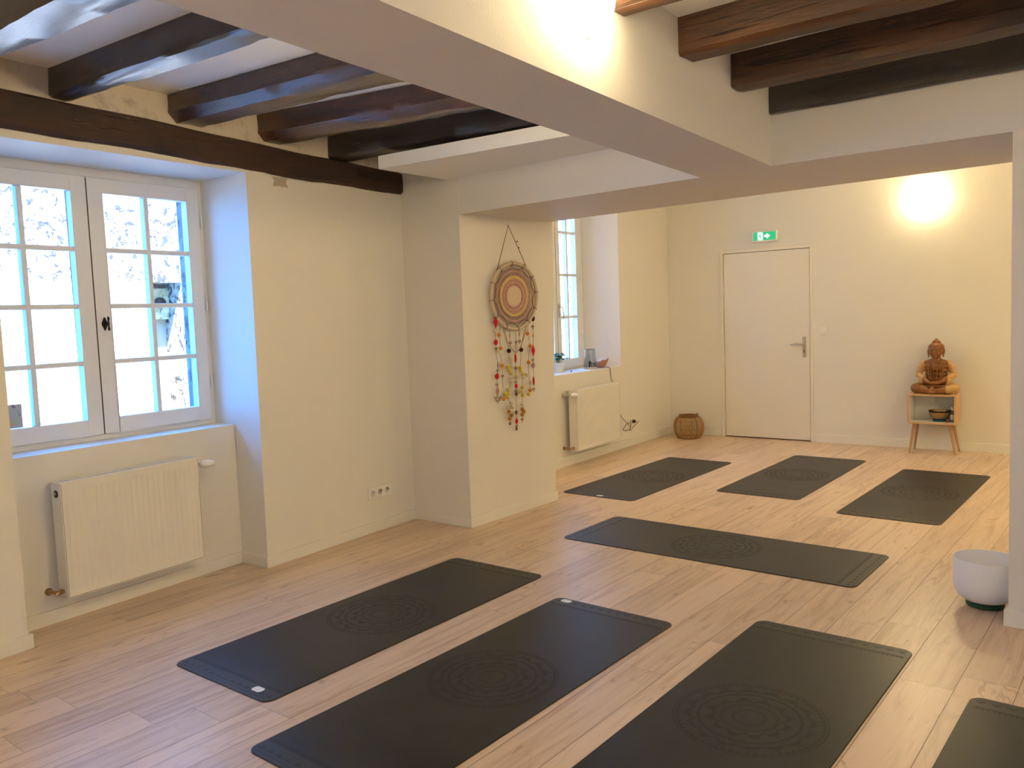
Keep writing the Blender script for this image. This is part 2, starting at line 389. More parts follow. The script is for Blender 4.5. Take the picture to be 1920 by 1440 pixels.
# ceilings
struct(MB().prism([(-4.4, -2.3), (-1.2, -2.3), (-1.7, 4.22), (-4.4, 4.24)], 2.70, 2.78).build('ceiling', M_ceil))
struct(MB().prism([(-1.3, -2.3), (2.6, -2.3), (2.6, 4.2), (-1.75, 4.2)], 2.56, 2.64).build('ceiling_right', M_ceil))
struct(MB().box(-5.3, 2.6, 5.0, 9.1, 2.90, 2.98).build('ceiling_far', M_ceil))
struct(MB().box(-5.35, 2.8, -2.5, 9.35, 2.98, 3.1).build('ceiling_roof_slab', M_ceil))

# ------------------------------------------------------------------ baseboards
def baseboard(name, pts, h=.07, t=.014):     # pts along wall faces, room on the right-hand side of travel
    mb = MB(); P = [Vector((*p, 0)) for p in pts]; n = len(P); off = []
    for i in range(n):
        if i == 0: d = (P[1]-P[0]).normalized(); nn = Vector((d.y, -d.x, 0)); off.append(P[0]+nn*t)
        elif i == n-1: d = (P[-1]-P[-2]).normalized(); nn = Vector((d.y, -d.x, 0)); off.append(P[-1]+nn*t)
        else:
            d1 = (P[i]-P[i-1]).normalized(); d2 = (P[i+1]-P[i]).normalized()
            n1 = Vector((d1.y, -d1.x, 0)); n2 = Vector((d2.y, -d2.x, 0)); b = (n1+n2).normalized()
            off.append(P[i]+b*(t/max(.3, b.dot(n1))))
    poly = [(p.x, p.y) for p in P] + [(p.x, p.y) for p in reversed(off)]
    for i in range(n-1):
        a, b, c, d = P[i], P[i+1], off[i+1], off[i]
        mb.prism([(a.x, a.y), (b.x, b.y), (c.x, c.y), (d.x, d.y)], 0, h)
    return struct(mb.build(name, M_trim, bevel=.0015, seg=1))
baseboard('baseboard_left', [(wx(-2.3), -2.3), (wx(1.5), 1.5), (-4.50, 1.425)])
baseboard('baseboard_niche', [(-4.379, 1.46), (-4.502, 2.875), (-4.252, 2.886), (wx(4.235), 4.235), (-3.803, 4.235), (-3.788, 5.225), (-4.3, 5.24)])
baseboard('baseboard_left_far', [(fx(5.2), 5.26), (-4.659, 8.80), (DL-.035, by(DL-.035))], .09)
baseboard('baseboard_back', [(DR+.035, by(DR+.035)), (2.6, by(2.6))], .085)
def bb_right():
    mb = MB(); mb.prism([(-.572, 4.172), (2.6, 4.184), (2.6, 4.20), (-.556, 4.187)], 0, .074)
    mb.prism([(-.572, 4.172), (-.556, 4.187), (-.46, 5.05), (-.476, 5.05)], 0, .074)
    struct(mb.build('baseboard_dividing', M_trim))
bb_right()

# ------------------------------------------------------------------ windows
def add_hinge(T, u, z, root, d=.02):
    mb = MB(); mb.tube([T(u, d, z-.028), T(u, d, z+.028)], .006, 8)
    mb.tube([T(u, d, z-.036), T(u, d, z-.028)], .0035, 6)
    mb.build('hinge', M_winpaint, root, True)
def window(n, A, B, u_split, uw, g0, g1, z0, z1, gz0, gz1, rows, fo, fz0, fz1, cols=2, mun=.026):
    T = frame(A, B); base = T(u_split, 0, z0)
    root = struct(thing('window_%d' % n, tuple(base)))
    mb = MB()
    for s0, s1 in ((-fo, -uw), (uw, fo)): mb.obox(T, u_split+s0, u_split+s1, -.075, 0, fz0, fz1)
    mb.obox(T, u_split-uw, u_split+uw, -.075, 0, fz0, z0); mb.obox(T, u_split-uw, u_split+uw, -.075, 0, z1, fz1)
    mb.build('window_frame', M_winpaint, root, bevel=.002)
    for s in (-1, 1):
        e = .0025
        def U(a): return u_split + s*a
        def bx(mb, a, b, d0, d1, za, zb):
            lo, hi = sorted((U(a), U(b))); mb.obox(T, lo, hi, d0, d1, za, zb)
        mb = MB(); za, zb = z0+.002, z1-.002
        bx(mb, e, g0, -.045, .012, za, zb); bx(mb, g1, uw-e, -.045, .012, za, zb)
        bx(mb, g0, g1, -.045, .012, za, gz0); bx(mb, g0, g1, -.045, .012, gz1, zb)
        cs = mb.build('casement', M_winpaint, root, bevel=.004)
        mb = MB()
        for k in range(1, cols):
            c = g0+(g1-g0)*k/cols; bx(mb, c-mun/2, c+mun/2, -.042, .006, gz0, gz1)
        for k in range(1, rows):
            c = gz0+(gz1-gz0)*k/rows; bx(mb, g0, g1, -.040, .005, c-mun/2, c+mun/2)
        mb.build('muntin', M_winpaint, cs, bevel=.004)
        mb = MB(); bx(mb, g0-.003, g1+.003, -.024, -.020, gz0-.003, gz1+.003); mb.build('glass_pane', M_glass, cs)
        for zz in (z0+.17*(z1-z0), z0+.5*(z1-z0), z0+.86*(z1-z0)):
            add_hinge(T, U(uw+.004), zz, root)
    mb = MB(); mb.obox(T, u_split-.0035, u_split+.0035, -.03, .0105, z0+.004, z1-.01); mb.build('gap_shadow_strip', M_gap, root)
    return T, root
T1, win1 = window(1, (-4.651, 2.155), (-4.689, 2.847), 0.0, .690, .088, .603, .889, 2.302, .979, 2.217, 4, .722, .861, 2.35)
def espagnolette():
    mb = MB(); T = T1; c = T(.046, .012, 1.50)
    for k, (h, w) in enumerate(((.040, .017), (.030, .021), (.018, .024))):
        mb.lathe([(w, 0), (w*.9, .003+.002*k)], c, T.N, 20, 1.0)
    pl = MB(); prof = []
    for k in range(28):
        q = 2*PI*k/28; r = 1+.12*math.cos(4*q); prof.append((.016*r*math.cos(q), .034*r*math.sin(q)))
    vs = [T(.046+a, .012, 1.50+b) for a, b in prof]+[T(.046+a*.8, .019, 1.50+b*.8) for a, b in prof]
    n = 28; fs = [tuple(reversed(range(n))), tuple(range(n, 2*n))]+[(i, (i+1) % n, n+(i+1) % n, n+i) for i in range(n)]
    pl.add(vs, fs); h = pl.build('window_handle', M_iron, win1, True)
    mb = MB(); mb.tube([T(.046, .012, 1.50), T(.046, .050, 1.50)], [.009, .006], 12)
    mb.tube([T(.046, .052, 1.462), T(.046, .054, 1.47), T(.046, .052, 1.485), T(.046, .052, 1.50), T(.046, .052, 1.515), T(.046, .054, 1.53), T(.046, .052, 1.54)],
            [.003, .007, .0045, .006, .0045, .007, .003], 10)
    mb.build('turn_knob', M_iron, h, True)
espagnolette()
T2, win2 = window(2, (-4.906, 6.88), (-4.930, 7.41), 0.0, .452, .066, .385, .905, 2.78, .995, 2.716, 4, .525, .882, 2.80)
mb = MB(); mb.obox(T2, .015, .035, .012, .018, 1.42, 1.56); h2 = mb.build('window_handle', M_steel, win2, bevel=.002)
mb = MB(); mb.tube([T2(.025, .015, 1.53), T2(.025, .05, 1.53), T2(.030, .062, 1.50), T2(.040, .062, 1.45), T2(.040, .058, 1.40)], .007, 10); mb.build('lever', M_steel, h2, True)

# drawing taped to the first window's glass
def drawing_mat():
    t = NT('child_drawing'); x, y, z = t.sep(t.obj())
    c = (.42, .45, .52)
    n = t.noise(t.obj(), 26, 3)
    c = t.mix(t.m('MULTIPLY', t.step(n, .57, .63), t.step(z, .055, .075)), c, (.22, .16, .40))
    c = t.mix(t.m('MULTIPLY', t.step(t.noise(t.obj(), 31, 2), .55, .62), t.step(z, .055, .035)), c, (.75, .22, .22))
    c = t.mix(t.m('MULTIPLY', t.step(t.noise(t.obj(), 21, 2), .58, .64), .7), c, (.30, .55, .40))
    return t.set(Base_Color=c, Roughness=.8)
mb = MB(); mb.obox(T1, -.62, -.410, -.0195, -.0185, .981, 1.103)
tag(mb.build('child_drawing', drawing_mat()), "grey sheet with a child's crayon drawing stuck low on the left window pane", 'drawing')

# ------------------------------------------------------------------ outdoors
def stone_mat(name, c1, c2, scale, pits=1.0, bumpd=.03):
    t = NT(name); v = t.mapv(t.pos(), (1, 1, 1.5))
    e = t.vor(v, scale, 'DISTANCE_TO_EDGE')[0]; ce = t.vor(v, scale)
    c = t.mix(t.sep(ce[1])[0], c1, c2)
    c = t.mix(t.m('MULTIPLY', t.step(e, .06, .01), .5), c, tuple(x*.6 for x in c1))
    pit = t.step(t.noise(t.pos(), 11, 6, .7, .6), .54, .60)
    c = t.mix(t.m('MULTIPLY', pit, pits), c, (.02, .02, .025))
    t.bump(t.m('SUBTRACT', t.noise(t.pos(), 7, 8, .7), t.m('MULTIPLY', pit, 1.5)), .9, bumpd)
    return t.set(Base_Color=c, Roughness=.9)
M_rubble = stone_mat('rubble_stone', (.62, .57, .48), (.78, .73, .64), 5.5, .9, .06)
M_render = stone_mat('lime_render', (.74, .71, .64), (.80, .77, .70), 1.6, .12, .015)
M_jamb = stone_mat('weathered_stone', (.12, .12, .12), (.22, .21, .20), 7, .5, .02)
M_ashlar = stone_mat('pale_ashlar', (.74, .62, .33), (.80, .68, .38), 2.2, .15, .01)
M_door_out = plain('weathered_shutter', (.46, .43, .32), .8, noise=.25, nscale=12)
struct(MB().box(-9.0, -8.5, 2.5, 4.47, 1.95, 3.7).build('wall_outside_upper', M_rubble))
struct(MB().box(-9.0, -8.46, 2.5, 4.47, -.4, 1.95).build('wall_outside_lower', M_render))
struct(MB().box(-9.0, -8.5, 4.90, 20, -.4, 4.4).build('wall_outside_right', M_rubble))
struct(MB().box(-9.0, -8.5, 4.47, 4.90, 1.95, 3.7).build('wall_outside_above_recess', M_rubble))
struct(MB().box(-9.6, -9.0, 4.2, 5.2, -.4, 3).build('wall_outside_recess', M_render))
og = thing('stone_window_surround', (-8.95, 4.68, -.4), 'pale yellow stone window surround set in the facade across the lane', 'window surround')
MB().box(-9.0, -8.80, 4.47, 4.90, 1.56, 1.90).build('lintel_block', M_ashlar, og)
MB().box(-8.83, -8.78, 4.66, 4.70, 1.60, 1.90).build('mullion', M_door_out, og)
MB().lathe([(.06, 0), (.06, .04), (.035, .05)], (-8.80, 4.79, 1.74), (1, 0, 0), 20).build('round_vent', M_iron, og, True)
MB().box(-8.98, -8.90, 4.47, 4.90, -.4, 1.56).build('shutter', M_door_out, og)
MB().box(-8.90, -8.885, 4.66, 4.68, -.4, 1.56).build('shutter_gap_strip', M_render, og)
struct(MB().box(-14, 8, -12, 20, -.5, -.4).build('floor_outside', stone_mat('paving_stone', (.20, .19, .18), (.27, .26, .24), 3, .1, .01)))
struct(MB().prism([(-4.782, 2.812), (-4.775, 2.868), (-5.151, 3.16), (-5.151, 3.09), (-4.92, 2.835)], .861, 2.35).build('trim_1', M_jamb))
struct(MB().prism([(-4.782, 1.44), (-5.16, 1.46), (-5.16, 1.38), (-4.782, 1.40)], .861, 2.35).build('trim_2', M_jamb))
struct(MB().box(-5.5, -5.15, -4, 4.2, -.4, .86).build('wall_outer_base', M_render))

# ------------------------------------------------------------------ ceiling timbers
def timber(name, mat, x0, x1, n0, n1, f0, f1, zb, zt, cn=.015, cf=.015, label=None, group=None, amp=.006, zb1=None, seed=0):
    """beam running along x from x0 to x1; near side y goes n0->n1, far side f0->f1"""
    rnd = random.Random(seed); S = 40; vs = []
    ph = [rnd.uniform(0, 6.28) for _ in range(12)]
    def wob(t, k, a=amp): return a*(math.sin(t*7+ph[k])+.6*math.sin(t*19+ph[(k+3) % 12])+.35*math.sin(t*47+ph[(k+5) % 12]))
    for i in range(S+1):
        t = i/S; x = x0+(x1-x0)*t; yn = n0+(n1-n0)*t; yf = f0+(f1-f0)*t; z = zb+((zb1 if zb1 is not None else zb)-zb)*t
        j = lambda a=.0018: rnd.uniform(-a, a)
        sec = [(yn+.002, zt), (yn+wob(t, 0)*.6, (zt+z)/2+j()), (yn+wob(t, 1)*.6+j(), z+cn+wob(t, 2)*.5), (yn+cn+wob(t, 3)+j(.003), z+wob(t, 4)*.6+j()),
               ((yn+yf)/2, z-.002+wob(t, 5)*.6+j()), (yf-cf+wob(t, 6)+j(.003), z+wob(t, 7)*.6+j()), (yf+wob(t, 8)*.6+j(), z+cf+wob(t, 9)*.5), (yf-.002, zt)]
        vs += [(x, a, b) for a, b in sec]
    n = 8; fs = [(i*n+k, i*n+(k+1) % n, (i+1)*n+(k+1) % n, (i+1)*n+k) for i in range(S) for k in range(n)]
    fs += [tuple(range(n)), tuple(reversed(range(S*n, S*n+n)))]
    o = MB().add(vs, fs).build(name, mat, None, True)
    return tag(o, label, 'beam', group)
GL = 'old joists between window wall and dropped beam'; GR = 'old joists right of the dropped beam'
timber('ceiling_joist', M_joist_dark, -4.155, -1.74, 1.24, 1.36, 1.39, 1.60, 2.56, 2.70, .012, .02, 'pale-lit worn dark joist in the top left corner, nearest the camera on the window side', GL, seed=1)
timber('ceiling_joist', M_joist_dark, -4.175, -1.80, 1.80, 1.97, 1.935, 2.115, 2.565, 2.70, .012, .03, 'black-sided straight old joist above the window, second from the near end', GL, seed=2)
timber('ceiling_joist', M_joist, -4.215, -1.85, 2.42, 2.66, 2.64, 2.95, 2.56, 2.695, .045, .03, 'broad reddish-brown joist with a chamfered rounded end, third from the near end', GL, seed=3)
timber('ceiling_joist', M_joist, -4.262, -1.92, 3.00, 3.44, 3.18, 3.65, 2.545, 2.695, .045, .03, 'brown joist with split lower edge, fourth along the window wall', GL, seed=4)
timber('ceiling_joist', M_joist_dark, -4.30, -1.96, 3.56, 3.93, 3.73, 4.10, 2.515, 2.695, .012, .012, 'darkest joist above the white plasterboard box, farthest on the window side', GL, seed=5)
timber('ceiling_joist', M_joist_matt, -1.455, 2.58, 2.36, 2.34, 2.50, 2.47, 2.442, 2.56, .012, .015, 'orange-lit joist end cut off by the top edge, beside the near wall lamp', GR, seed=6)
timber('ceiling_joist', M_joist_matt, -1.495, 2.58, 2.935, 2.87, 3.075, 3.00, 2.422, 2.56, .012, .015, 'orange-brown weathered joist, first full one right of the dropped beam', GR, seed=7)
timber('ceiling_joist', M_joist_matt, -1.535, 2.58, 3.515, 3.38, 3.665, 3.53, 2.417, 2.56, .012, .02, 'dark brown joist, middle of the three on the right of the dropped beam', GR, seed=8)
timber('ceiling_joist', M_joist_dark, -1.58, 2.58, 4.055, 4.07, 4.10, 4.12, 2.402, 2.555, .008, .008, 'joist coloured nearly black for its shade, lying along the cross beam face, farthest on the right', GR, amp=.003, seed=9)  # shade on this joist is put into the darker wood colour
def wall_plate():
    rnd = random.Random(3); S = 70; vs = []
    for i in range(S+1):
        t = i/S; y = -2.25 + t*(4.232+2.25); x = wx(y)
        zb = 2.348+.0155*(4.2-y); zt = 2.498+.024*(4.2-y)
        a = lambda s=.003: rnd.uniform(-s, s)
        w = .006*math.sin(y*3.1+1)+.004*math.sin(y*9)
        vs += [(x-.02, y, zt), (x-.02, y, zb), (x+.012+a(.002), y, zb+w+a()-.002), (x+.030, y, zb+.012+w+a()), (x+.034, y, (zb+zt)/2), (x+.030, y, zt-.012+w*.6+a()), (x+.012, y, zt+w*.6)]
    n = 7; fs = [(i*n+k, i*n+(k+1) % n, (i+1)*n+(k+1) % n, (i+1)*n+k) for i in range(S) for k in range(n)]
    fs += [tuple(range(n)), tuple(reversed(range(S*n, S*n+n)))]
    tag(MB().add(vs, fs).build('wall_plate_beam', M_plate), 'long dark brown rough beam running along the window wall under the joist ends', 'beam')
wall_plate()

# ------------------------------------------------------------------ yoga mats
def rounded(w, l, r, n=8):
    pts = []
    for cx, cy, a0 in ((w/2-r, l/2-r, 0), (-w/2+r, l/2-r, 90), (-w/2+r, -l/2+r, 180), (w/2-r, -l/2+r, 270)):
        for k in range(n+1):
            a = math.radians(a0+90*k/n); pts.append((cx+r*math.cos(a), cy+r*math.sin(a)))
    return pts
MW, ML = .672, 1.85
def mat_mesh():
    o = rounded(MW, ML, .045); i = [(x*.994, y*.998) for x, y in o]; n = len(o); vs = []
    for z, ring in ((0, i), (.0012, o), (.0034, o), (.0046, i)): vs += [(x, y, z) for x, y in ring]
    fs = [tuple(reversed(range(n)))] + [(j*n+k, j*n+(k+1) % n, (j+1)*n+(k+1) % n, (j+1)*n+k) for j in range(3) for k in range(n)] + [tuple(range(3*n, 4*n))]
    me = bpy.data.meshes.new('yoga_mat'); me.from_pydata(vs, [], fs); me.materials.append(M_mat); me.materials.append(M_matedge)
    for p in me.polygons:
        if abs(p.normal.z) < .5 or p.normal.z < -.5: p.material_index = 1
    return me
MM = mat_mesh()
mats = [  # far-left corner x, y, heading in degrees, label
 (-3.412, 3.640, -.624, 'blue-black yoga mat nearest the window radiator, white tag on its near corner'),
 (-2.469, 3.399, .387, 'black yoga mat in the middle of the front row, white tag on its far corner'),
 (-1.495, 3.653, -.084, 'olive-black yoga mat with clearly visible mandala circle, third in the front row'),
 (-.557, 3.347, .809, 'dark yoga mat corner cut off by the bottom right edge of the photo'),
 (-3.109, 4.340, -89.635, 'charcoal yoga mat laid crosswise between the two rows'),
 (-3.907, 7.325, .169, 'dark grey yoga mat at the back left with a white tag on its near edge'),
 (-2.875, 7.957, -.593, 'dark grey yoga mat at the back, in front of the door, no tag'),
 (-1.827, 7.701, .297, 'dark grey yoga mat at the back right, in front of the statue shelf')]
M_tag = plain('white_tag', (.80, .80, .78), .5)
tags = {0: (.205, -.868, 12), 1: (-.262, .892, 0), 5: (.015-.0, -.888, 0)}
for i, (x, y, a, lb) in enumerate(mats):
    a = math.radians(a); ux = Vector((math.cos(a), -math.sin(a), 0)); uy = Vector((math.sin(a), math.cos(a), 0))
    c = Vector((x, y, 0)) + ux*MW/2 - uy*ML/2
    root = bpy.data.objects.new('yoga_mat', MM); C.objects.link(root); root.location = c; root.rotation_euler = (0, 0, -a)
    tag(root, lb, 'yoga mat', 'dark yoga mats laid out on the floor')
    if i in tags:
        tx, ty, ta = tags[i]; pts = []
        for sx, sy in ((1, -.5), (1, .5), (.72, 1), (-.72, 1), (-1, .5), (-1, -.5), (-.72, -1), (.72, -1)): pts.append((tx+sx*.028, ty+sy*.018))
        root['_o'] = (0, 0, 0)
        t = MB().prism(pts, .0046, .0058).build('label_tag', M_tag, root); t['label'] = 'white tag'

# ------------------------------------------------------------------ radiators
def radiator(A, B, u0, u1, z0, z1, label, nflute, valve_right, d0=.035, d1=.115, kind=0):
    T = frame(A, B); root = thing('radiator', tuple(T((u0+u1)/2, d0, z0)), label, 'radiator', 'white panel radiators')
    # fluted front panel as height field
    NX = nflute*8; NZ = 90; mb = MB(); w = u1-u0; hgt = z1-z0; m = .022; zt0 = z0+.03; zt1 = z1-.04
    vs = []
    for j in range(NZ+1):
        z = z0+hgt*j/NZ; e = min(1, max(0, (z-zt0)/.008))*min(1, max(0, (zt1-z)/.008))
        for i in range(NX+1):
            u = u0+w*i/NX; k = (u-u0-m)/(w-2*m)*nflute; ins = 1 if m < u-u0 < w-m else 0
            dd = d1-.0045*e*ins*(0.5+.5*math.cos(2*PI*k))**2 if ins else d1
            vs.append(T(u, dd, z))
    fs = [(j*(NX+1)+i, j*(NX+1)+i+1, (j+1)*(NX+1)+i+1, (j+1)*(NX+1)+i) for j in range(NZ) for i in range(NX)]
    b = len(vs); corners = [T(u0, d1-.014, z0), T(u1, d1-.014, z0), T(u1, d1-.014, z1), T(u0, d1-.014, z1)]
    mb.add(vs, fs); mb.obox(T, u0, u1, d1-.014, d1-.0062, z0, z1)
    for a0, a1, c0, c1 in ((u0, u0+.004, z0, z1), (u1-.004, u1, z0, z1), (u0, u1, z0, z0+.004), (u0, u1, z1-.004, z1)):
        mb.obox(T, a0, a1, d1-.0062, d1-.0002, c0, c1)
    mb.build('front_panel', M_rad, root, smooth=True)
    mb = MB()
    for q in (u0+.004, u1-.0055): mb.obox(T, q, q+.0015, d1-.0005, d1+.0004, z0+.004, z1-.004)
    mb.obox(T, u0+.004, u1-.004, d1-.0005, d1+.0004, z0+.004, z0+.0055); mb.build('panel_seam', M_gap, root)
    MB().obox(T, u0+.006, u1-.006, d0, d0+.012, z0+.01, z1-.01).build('back_panel', M_rad, root)
    mb = MB(); k = int(w/.03)
    for i in range(k):
        u = u0+.02+(w-.04)*i/(k-1); mb.obox(T, u-.001, u+.001, d0+.012, d1-.014, z0+.05, z1-.05)
    mb.build('convector_fins', M_rad, root)
    for uu in (u0, u1-.003): MB().obox(T, uu-.001, uu+.004, d0-.004, d1-.006, z0, z1+.002).build('side_panel', M_rad, root)
    mb = MB(); mb.obox(T, u0, u1, d1-.020, d1-.004, z1-.002, z1+.004); mb.obox(T, u0, u1, d0-.004, d0+.012, z1-.002, z1+.004)
    k = int(w/.022)
    for i in range(k+1):
        u = u0+w*i/k; mb.obox(T, u-.004, u+.004, d0, d1-.006, z1-.001, z1+.003)
    mb.build('top_grille', M_rad, root)
    for uu in (u0+.16, u1-.16):
        MB().obox(T, uu-.015, uu+.015, .0005, d0, z0+.05, z1-.06).build('bracket', M_rad, root)
    if valve_right:
        s = 1; uv = u1
    else: s = -1; uv = u0
    zv = z1-.045; dm = (d0+d1)/2
    mb = MB(); mb.tube([T(uv, dm, zv), T(uv+s*.035, dm, zv)], .009, 12); mb.tube([T(uv+s*.012, dm, zv), T(uv+s*.024, dm, zv)], .014, 6)
    mb.tube([T(uv+s*.035, dm+.0, zv), T(uv+s*.035, .002, zv)], .008, 10); mb.lathe([(.016, 0), (.016, .004)], T(uv+s*.035, 0, zv), T.N, 16)
    v = mb.build('valve', M_steel, root, True)
    mb = MB()
    if kind == 0:
        prof = [(.012, 0), (.017, .006), (.021, .012), (.0225, .03), (.0225, .05), (.019, .064), (.015, .074), (.0145, .084), (0, .084)]
        ax = (T.U*s*.85+T.N*.5); mb.lathe(prof, T(uv+s*.028, dm+.006, zv), ax, 24)
    else:
        prof = [(.012, 0), (.022, .006), (.024, .03), (.0235, .06), (.020, .075), (0, .076)]
        mb.lathe(prof, T(uv-s*.0+s*.035, dm+.005, zv), (T.N*.95 - T.U*s*.1), 24)
    mb.build('thermostat_head', M_plastic, v, True)
    # plug top other end, lower valve
    uo = u0 if valve_right else u1; so_ = -s
    mb = MB(); mb.lathe([(.019, 0), (.019, .003)], T(uo+so_*.0006, dm, z1-.055), T.U*so_, 20); a = mb.build('plug_recess', M_black, root, True)
    mb = MB(); mb.tube([T(uo, dm, z1-.053), T(uo+so_*.012, dm, z1-.053)], .008, 8); mb.tube([T(uo+so_*.012, dm, z1-.053), T(uo+so_*.02, dm, z1-.053)], .004, 8); mb.build('bleed_screw', M_steel, a, True)
    ul = u0; sl = -1
    zl = z0+.035
    mb = MB(); mb.tube([T(ul, dm, zl), T(ul-.03, dm, zl)], .009, 12); mb.tube([T(ul-.008, dm, zl), T(ul-.02, dm, zl)], .014, 6)
    mb.tube([T(ul-.03, dm, zl), T(ul-.038, dm-.02, zl-.002), T(ul-.04, .002, zl-.004)], .009, 12)
    mb.tube([T(ul-.03, dm, zl), T(ul-.042, dm, zl-.012)], [.012, .011], 8)
    mb.lathe([(.019, 0), (.019, .005)], T(ul-.04, 0, zl-.004), T.N, 16)
    mb.build('lockshield_valve', M_brass, root, True)
    return root, T
NBa, NBb = (-4.385, 1.528), (-4.499, 2.838)
TN = frame(NBa, NBb)
radiator(NBa, NBb, .215, 1.005, .135, .718, 'white fluted radiator under the large window on the left', 23, True)
FLa, FLb = (-4.547, 6.293), (-4.658, 8.777)
radiator(FLa, FLb, .185, 1.035, .145, .73, 'white radiator below the far window with a cable behind it', 38, False, .05, .135, kind=1)

# ------------------------------------------------------------------ sockets, switch, door, sign
def outlet(T, u, z, n, label, d=0.0, pitch=.071, plug=None):
    w = pitch*n+.012; root = thing('wall_socket', tuple(T(u, d, z)), label, 'socket')
    MB().obox(T, u-w/2, u+w/2, d, d+.009, z-.041, z+.041).build('cover_plate', M_plastic, root, bevel=.003)
    for k in range(n):
        c = u+(k-(n-1)/2)*pitch
        mb = MB(); mb.lathe([(.0265, .0), (.0265, .0016), (.0215, .0017), (.0205, -.003), (0, -.0031)], T(c, d+.009, z), T.N, 28); s = mb.build('socket_well', M_plastic, root, True)
        mb = MB()
        for q in (-.0095, .0095): mb.lathe([(.0032, 0), (.0032, .0006)], T(c+q, d+.0095, z), T.N, 10)
        mb.lathe([(.003, 0), (.003, .006)], T(c, d+.0095, z+.011), T.N, 8); mb.build('pin_holes', M_black, s)
    return root
TW = frame((-4.25, 2.884), (-4.352, 4.211))
outlet(TW, TW.inv(-4.326, 3.870), .273, 3, 'white triple wall socket low on the wall between window and pier')
TF = frame(FLa, FLb)
outlet(TF, TF.inv(-4.597, 7.815), .262, 2, 'white double wall socket with a black plug right of the far radiator')
pu = TF.inv(-4.597, 7.83)
pr = thing('power_plug', tuple(TF(pu, .0115, .268)), 'black plug pushed into the double socket by the far radiator', 'plug')
MB().lathe([(.019, 0), (.019, .012), (.014, .03), (.006, .036), (0, .036)], TF(pu, .0115, .262), TF.N, 20).build('plug_body', M_black, pr, True)
def smooth_path(P, n=6):
    P = [Vector(p) for p in P]; out = []
    for i in range(len(P)-1):
        p0, p1, p2, p3 = P[max(i-1, 0)], P[i], P[i+1], P[min(i+2, len(P)-1)]
        for k in range(n):
            t = k/n; out.append(.5*((2*p1)+(-p0+p2)*t+(2*p0-5*p1+4*p2-p3)*t*t+(-p0+3*p1-3*p2+p3)*t**3))
    return out+[P[-1]]
cab = [(-4.69, 7.22, .892), (-4.64, 7.31, .888), (-4.604, 7.345, .889), (-4.582, 7.352, .874), (-4.583, 7.364, .82), (-4.581, 7.372, .76), (-4.560, 7.375, .70),
       (-4.570, 7.42, .50), (-4.575, 7.505, .435), (-4.575, 7.531, .357), (-4.58, 7.657, .268), (-4.578, 7.72, .222), (-4.58, 7.705, .186), (-4.585, 7.60, .192), (-4.58, 7.60, .225),
       (-4.57, 7.66, .262), (-4.57, 7.725, .25), (-4.575, 7.712, .178), (-4.575, 7.80, .215), (-4.56, 7.872, .262), (-4.548, 7.845, .264)]
tag(MB().tube(smooth_path(cab), .0032, 6).build('lamp_cable', plain('brown_cable', (.05, .03, .02), .5), None, True),
    'dark cable hanging from the far window sill and looping down to the double socket', 'cable')
TB = frame((-4.66, 8.80), (-1.184, 8.897)); TB_flip = TB.N
# N of TB points to -y (room side)
def switch():
    u = TB.inv(-2.892, 8.85); root = thing('light_switch', tuple(TB(u, 0, 1.18)), 'white square dimmer switch to the right of the white door', 'switch')
    MB().obox(TB, u-.041, u+.041, 0, .009, 1.139, 1.221).build('cover_plate', M_plastic, root, bevel=.003)
    MB().lathe([(.024, 0), (.023, .01), (.02, .014), (0, .014)], TB(u, .009, 1.18), TB.N, 24).build('dimmer_knob', M_plastic, root, True)
switch()
def door():
    T = TB; u0, u1 = T.inv(DL, by(DL)), T.inv(DR, by(DR))
    root = struct(thing('door_1', tuple(T((u0+u1)/2, 0, 0))))
    lf = u0+.012; rt = u1-.004; top = 2.053
    MB().obox(T, lf, rt, -.042, .002, .012, top).build('door_leaf', M_door, root, bevel=.002)
    mb = MB(); mb.obox(T, u0-.03, lf-.005, -.10, .010, 0, top+.04); mb.obox(T, rt+.005, u1+.033, -.10, .010, 0, top+.04)
    mb.obox(T, lf-.005, rt+.005, -.10, .010, top+.005, top+.04); mb.build('door_frame', M_door, root, bevel=.002)
    MB().obox(T, lf-.005, rt+.005, -.10, -.06, 0, top+.005).build('gap_backing', M_gap, root)
    for z in (.235, .885, 1.475, 1.66):
        mb = MB(); mb.tube([T(lf-.004, .010, z-.035), T(lf-.004, .010, z+.035)], .007, 8); mb.build('hinge', M_trim, root, True)
    up = T.inv(-3.083, 8.845)
    mb = MB(); mb.obox(T, up-.019, up+.019, .002, .009, .905, 1.125); pl = mb.build('handle_plate', M_steel, root, bevel=.008, seg=3)
    mb = MB(); mb.tube(smooth_path([T(up, .008, 1.045), T(up, .045, 1.045), T(up-.02, .056, 1.046), T(up-.06, .056, 1.052), T(up-.10, .054, 1.046), T(up-.135, .050, 1.038)], 5), .0085, 12)
    mb.build('lever_handle', M_steel, pl, True)
    mb = MB(); mb.lathe([(.009, 0), (.009, .012)], T(up, .009, .975), T.N, 12); mb.obox(T, up-.004, up+.004, .009, .014, .955, .975)
    mb.obox(T, up-.002, up+.002, .02, .04, .955, .985); mb.build('lock_cylinder', M_brass, pl)
door()
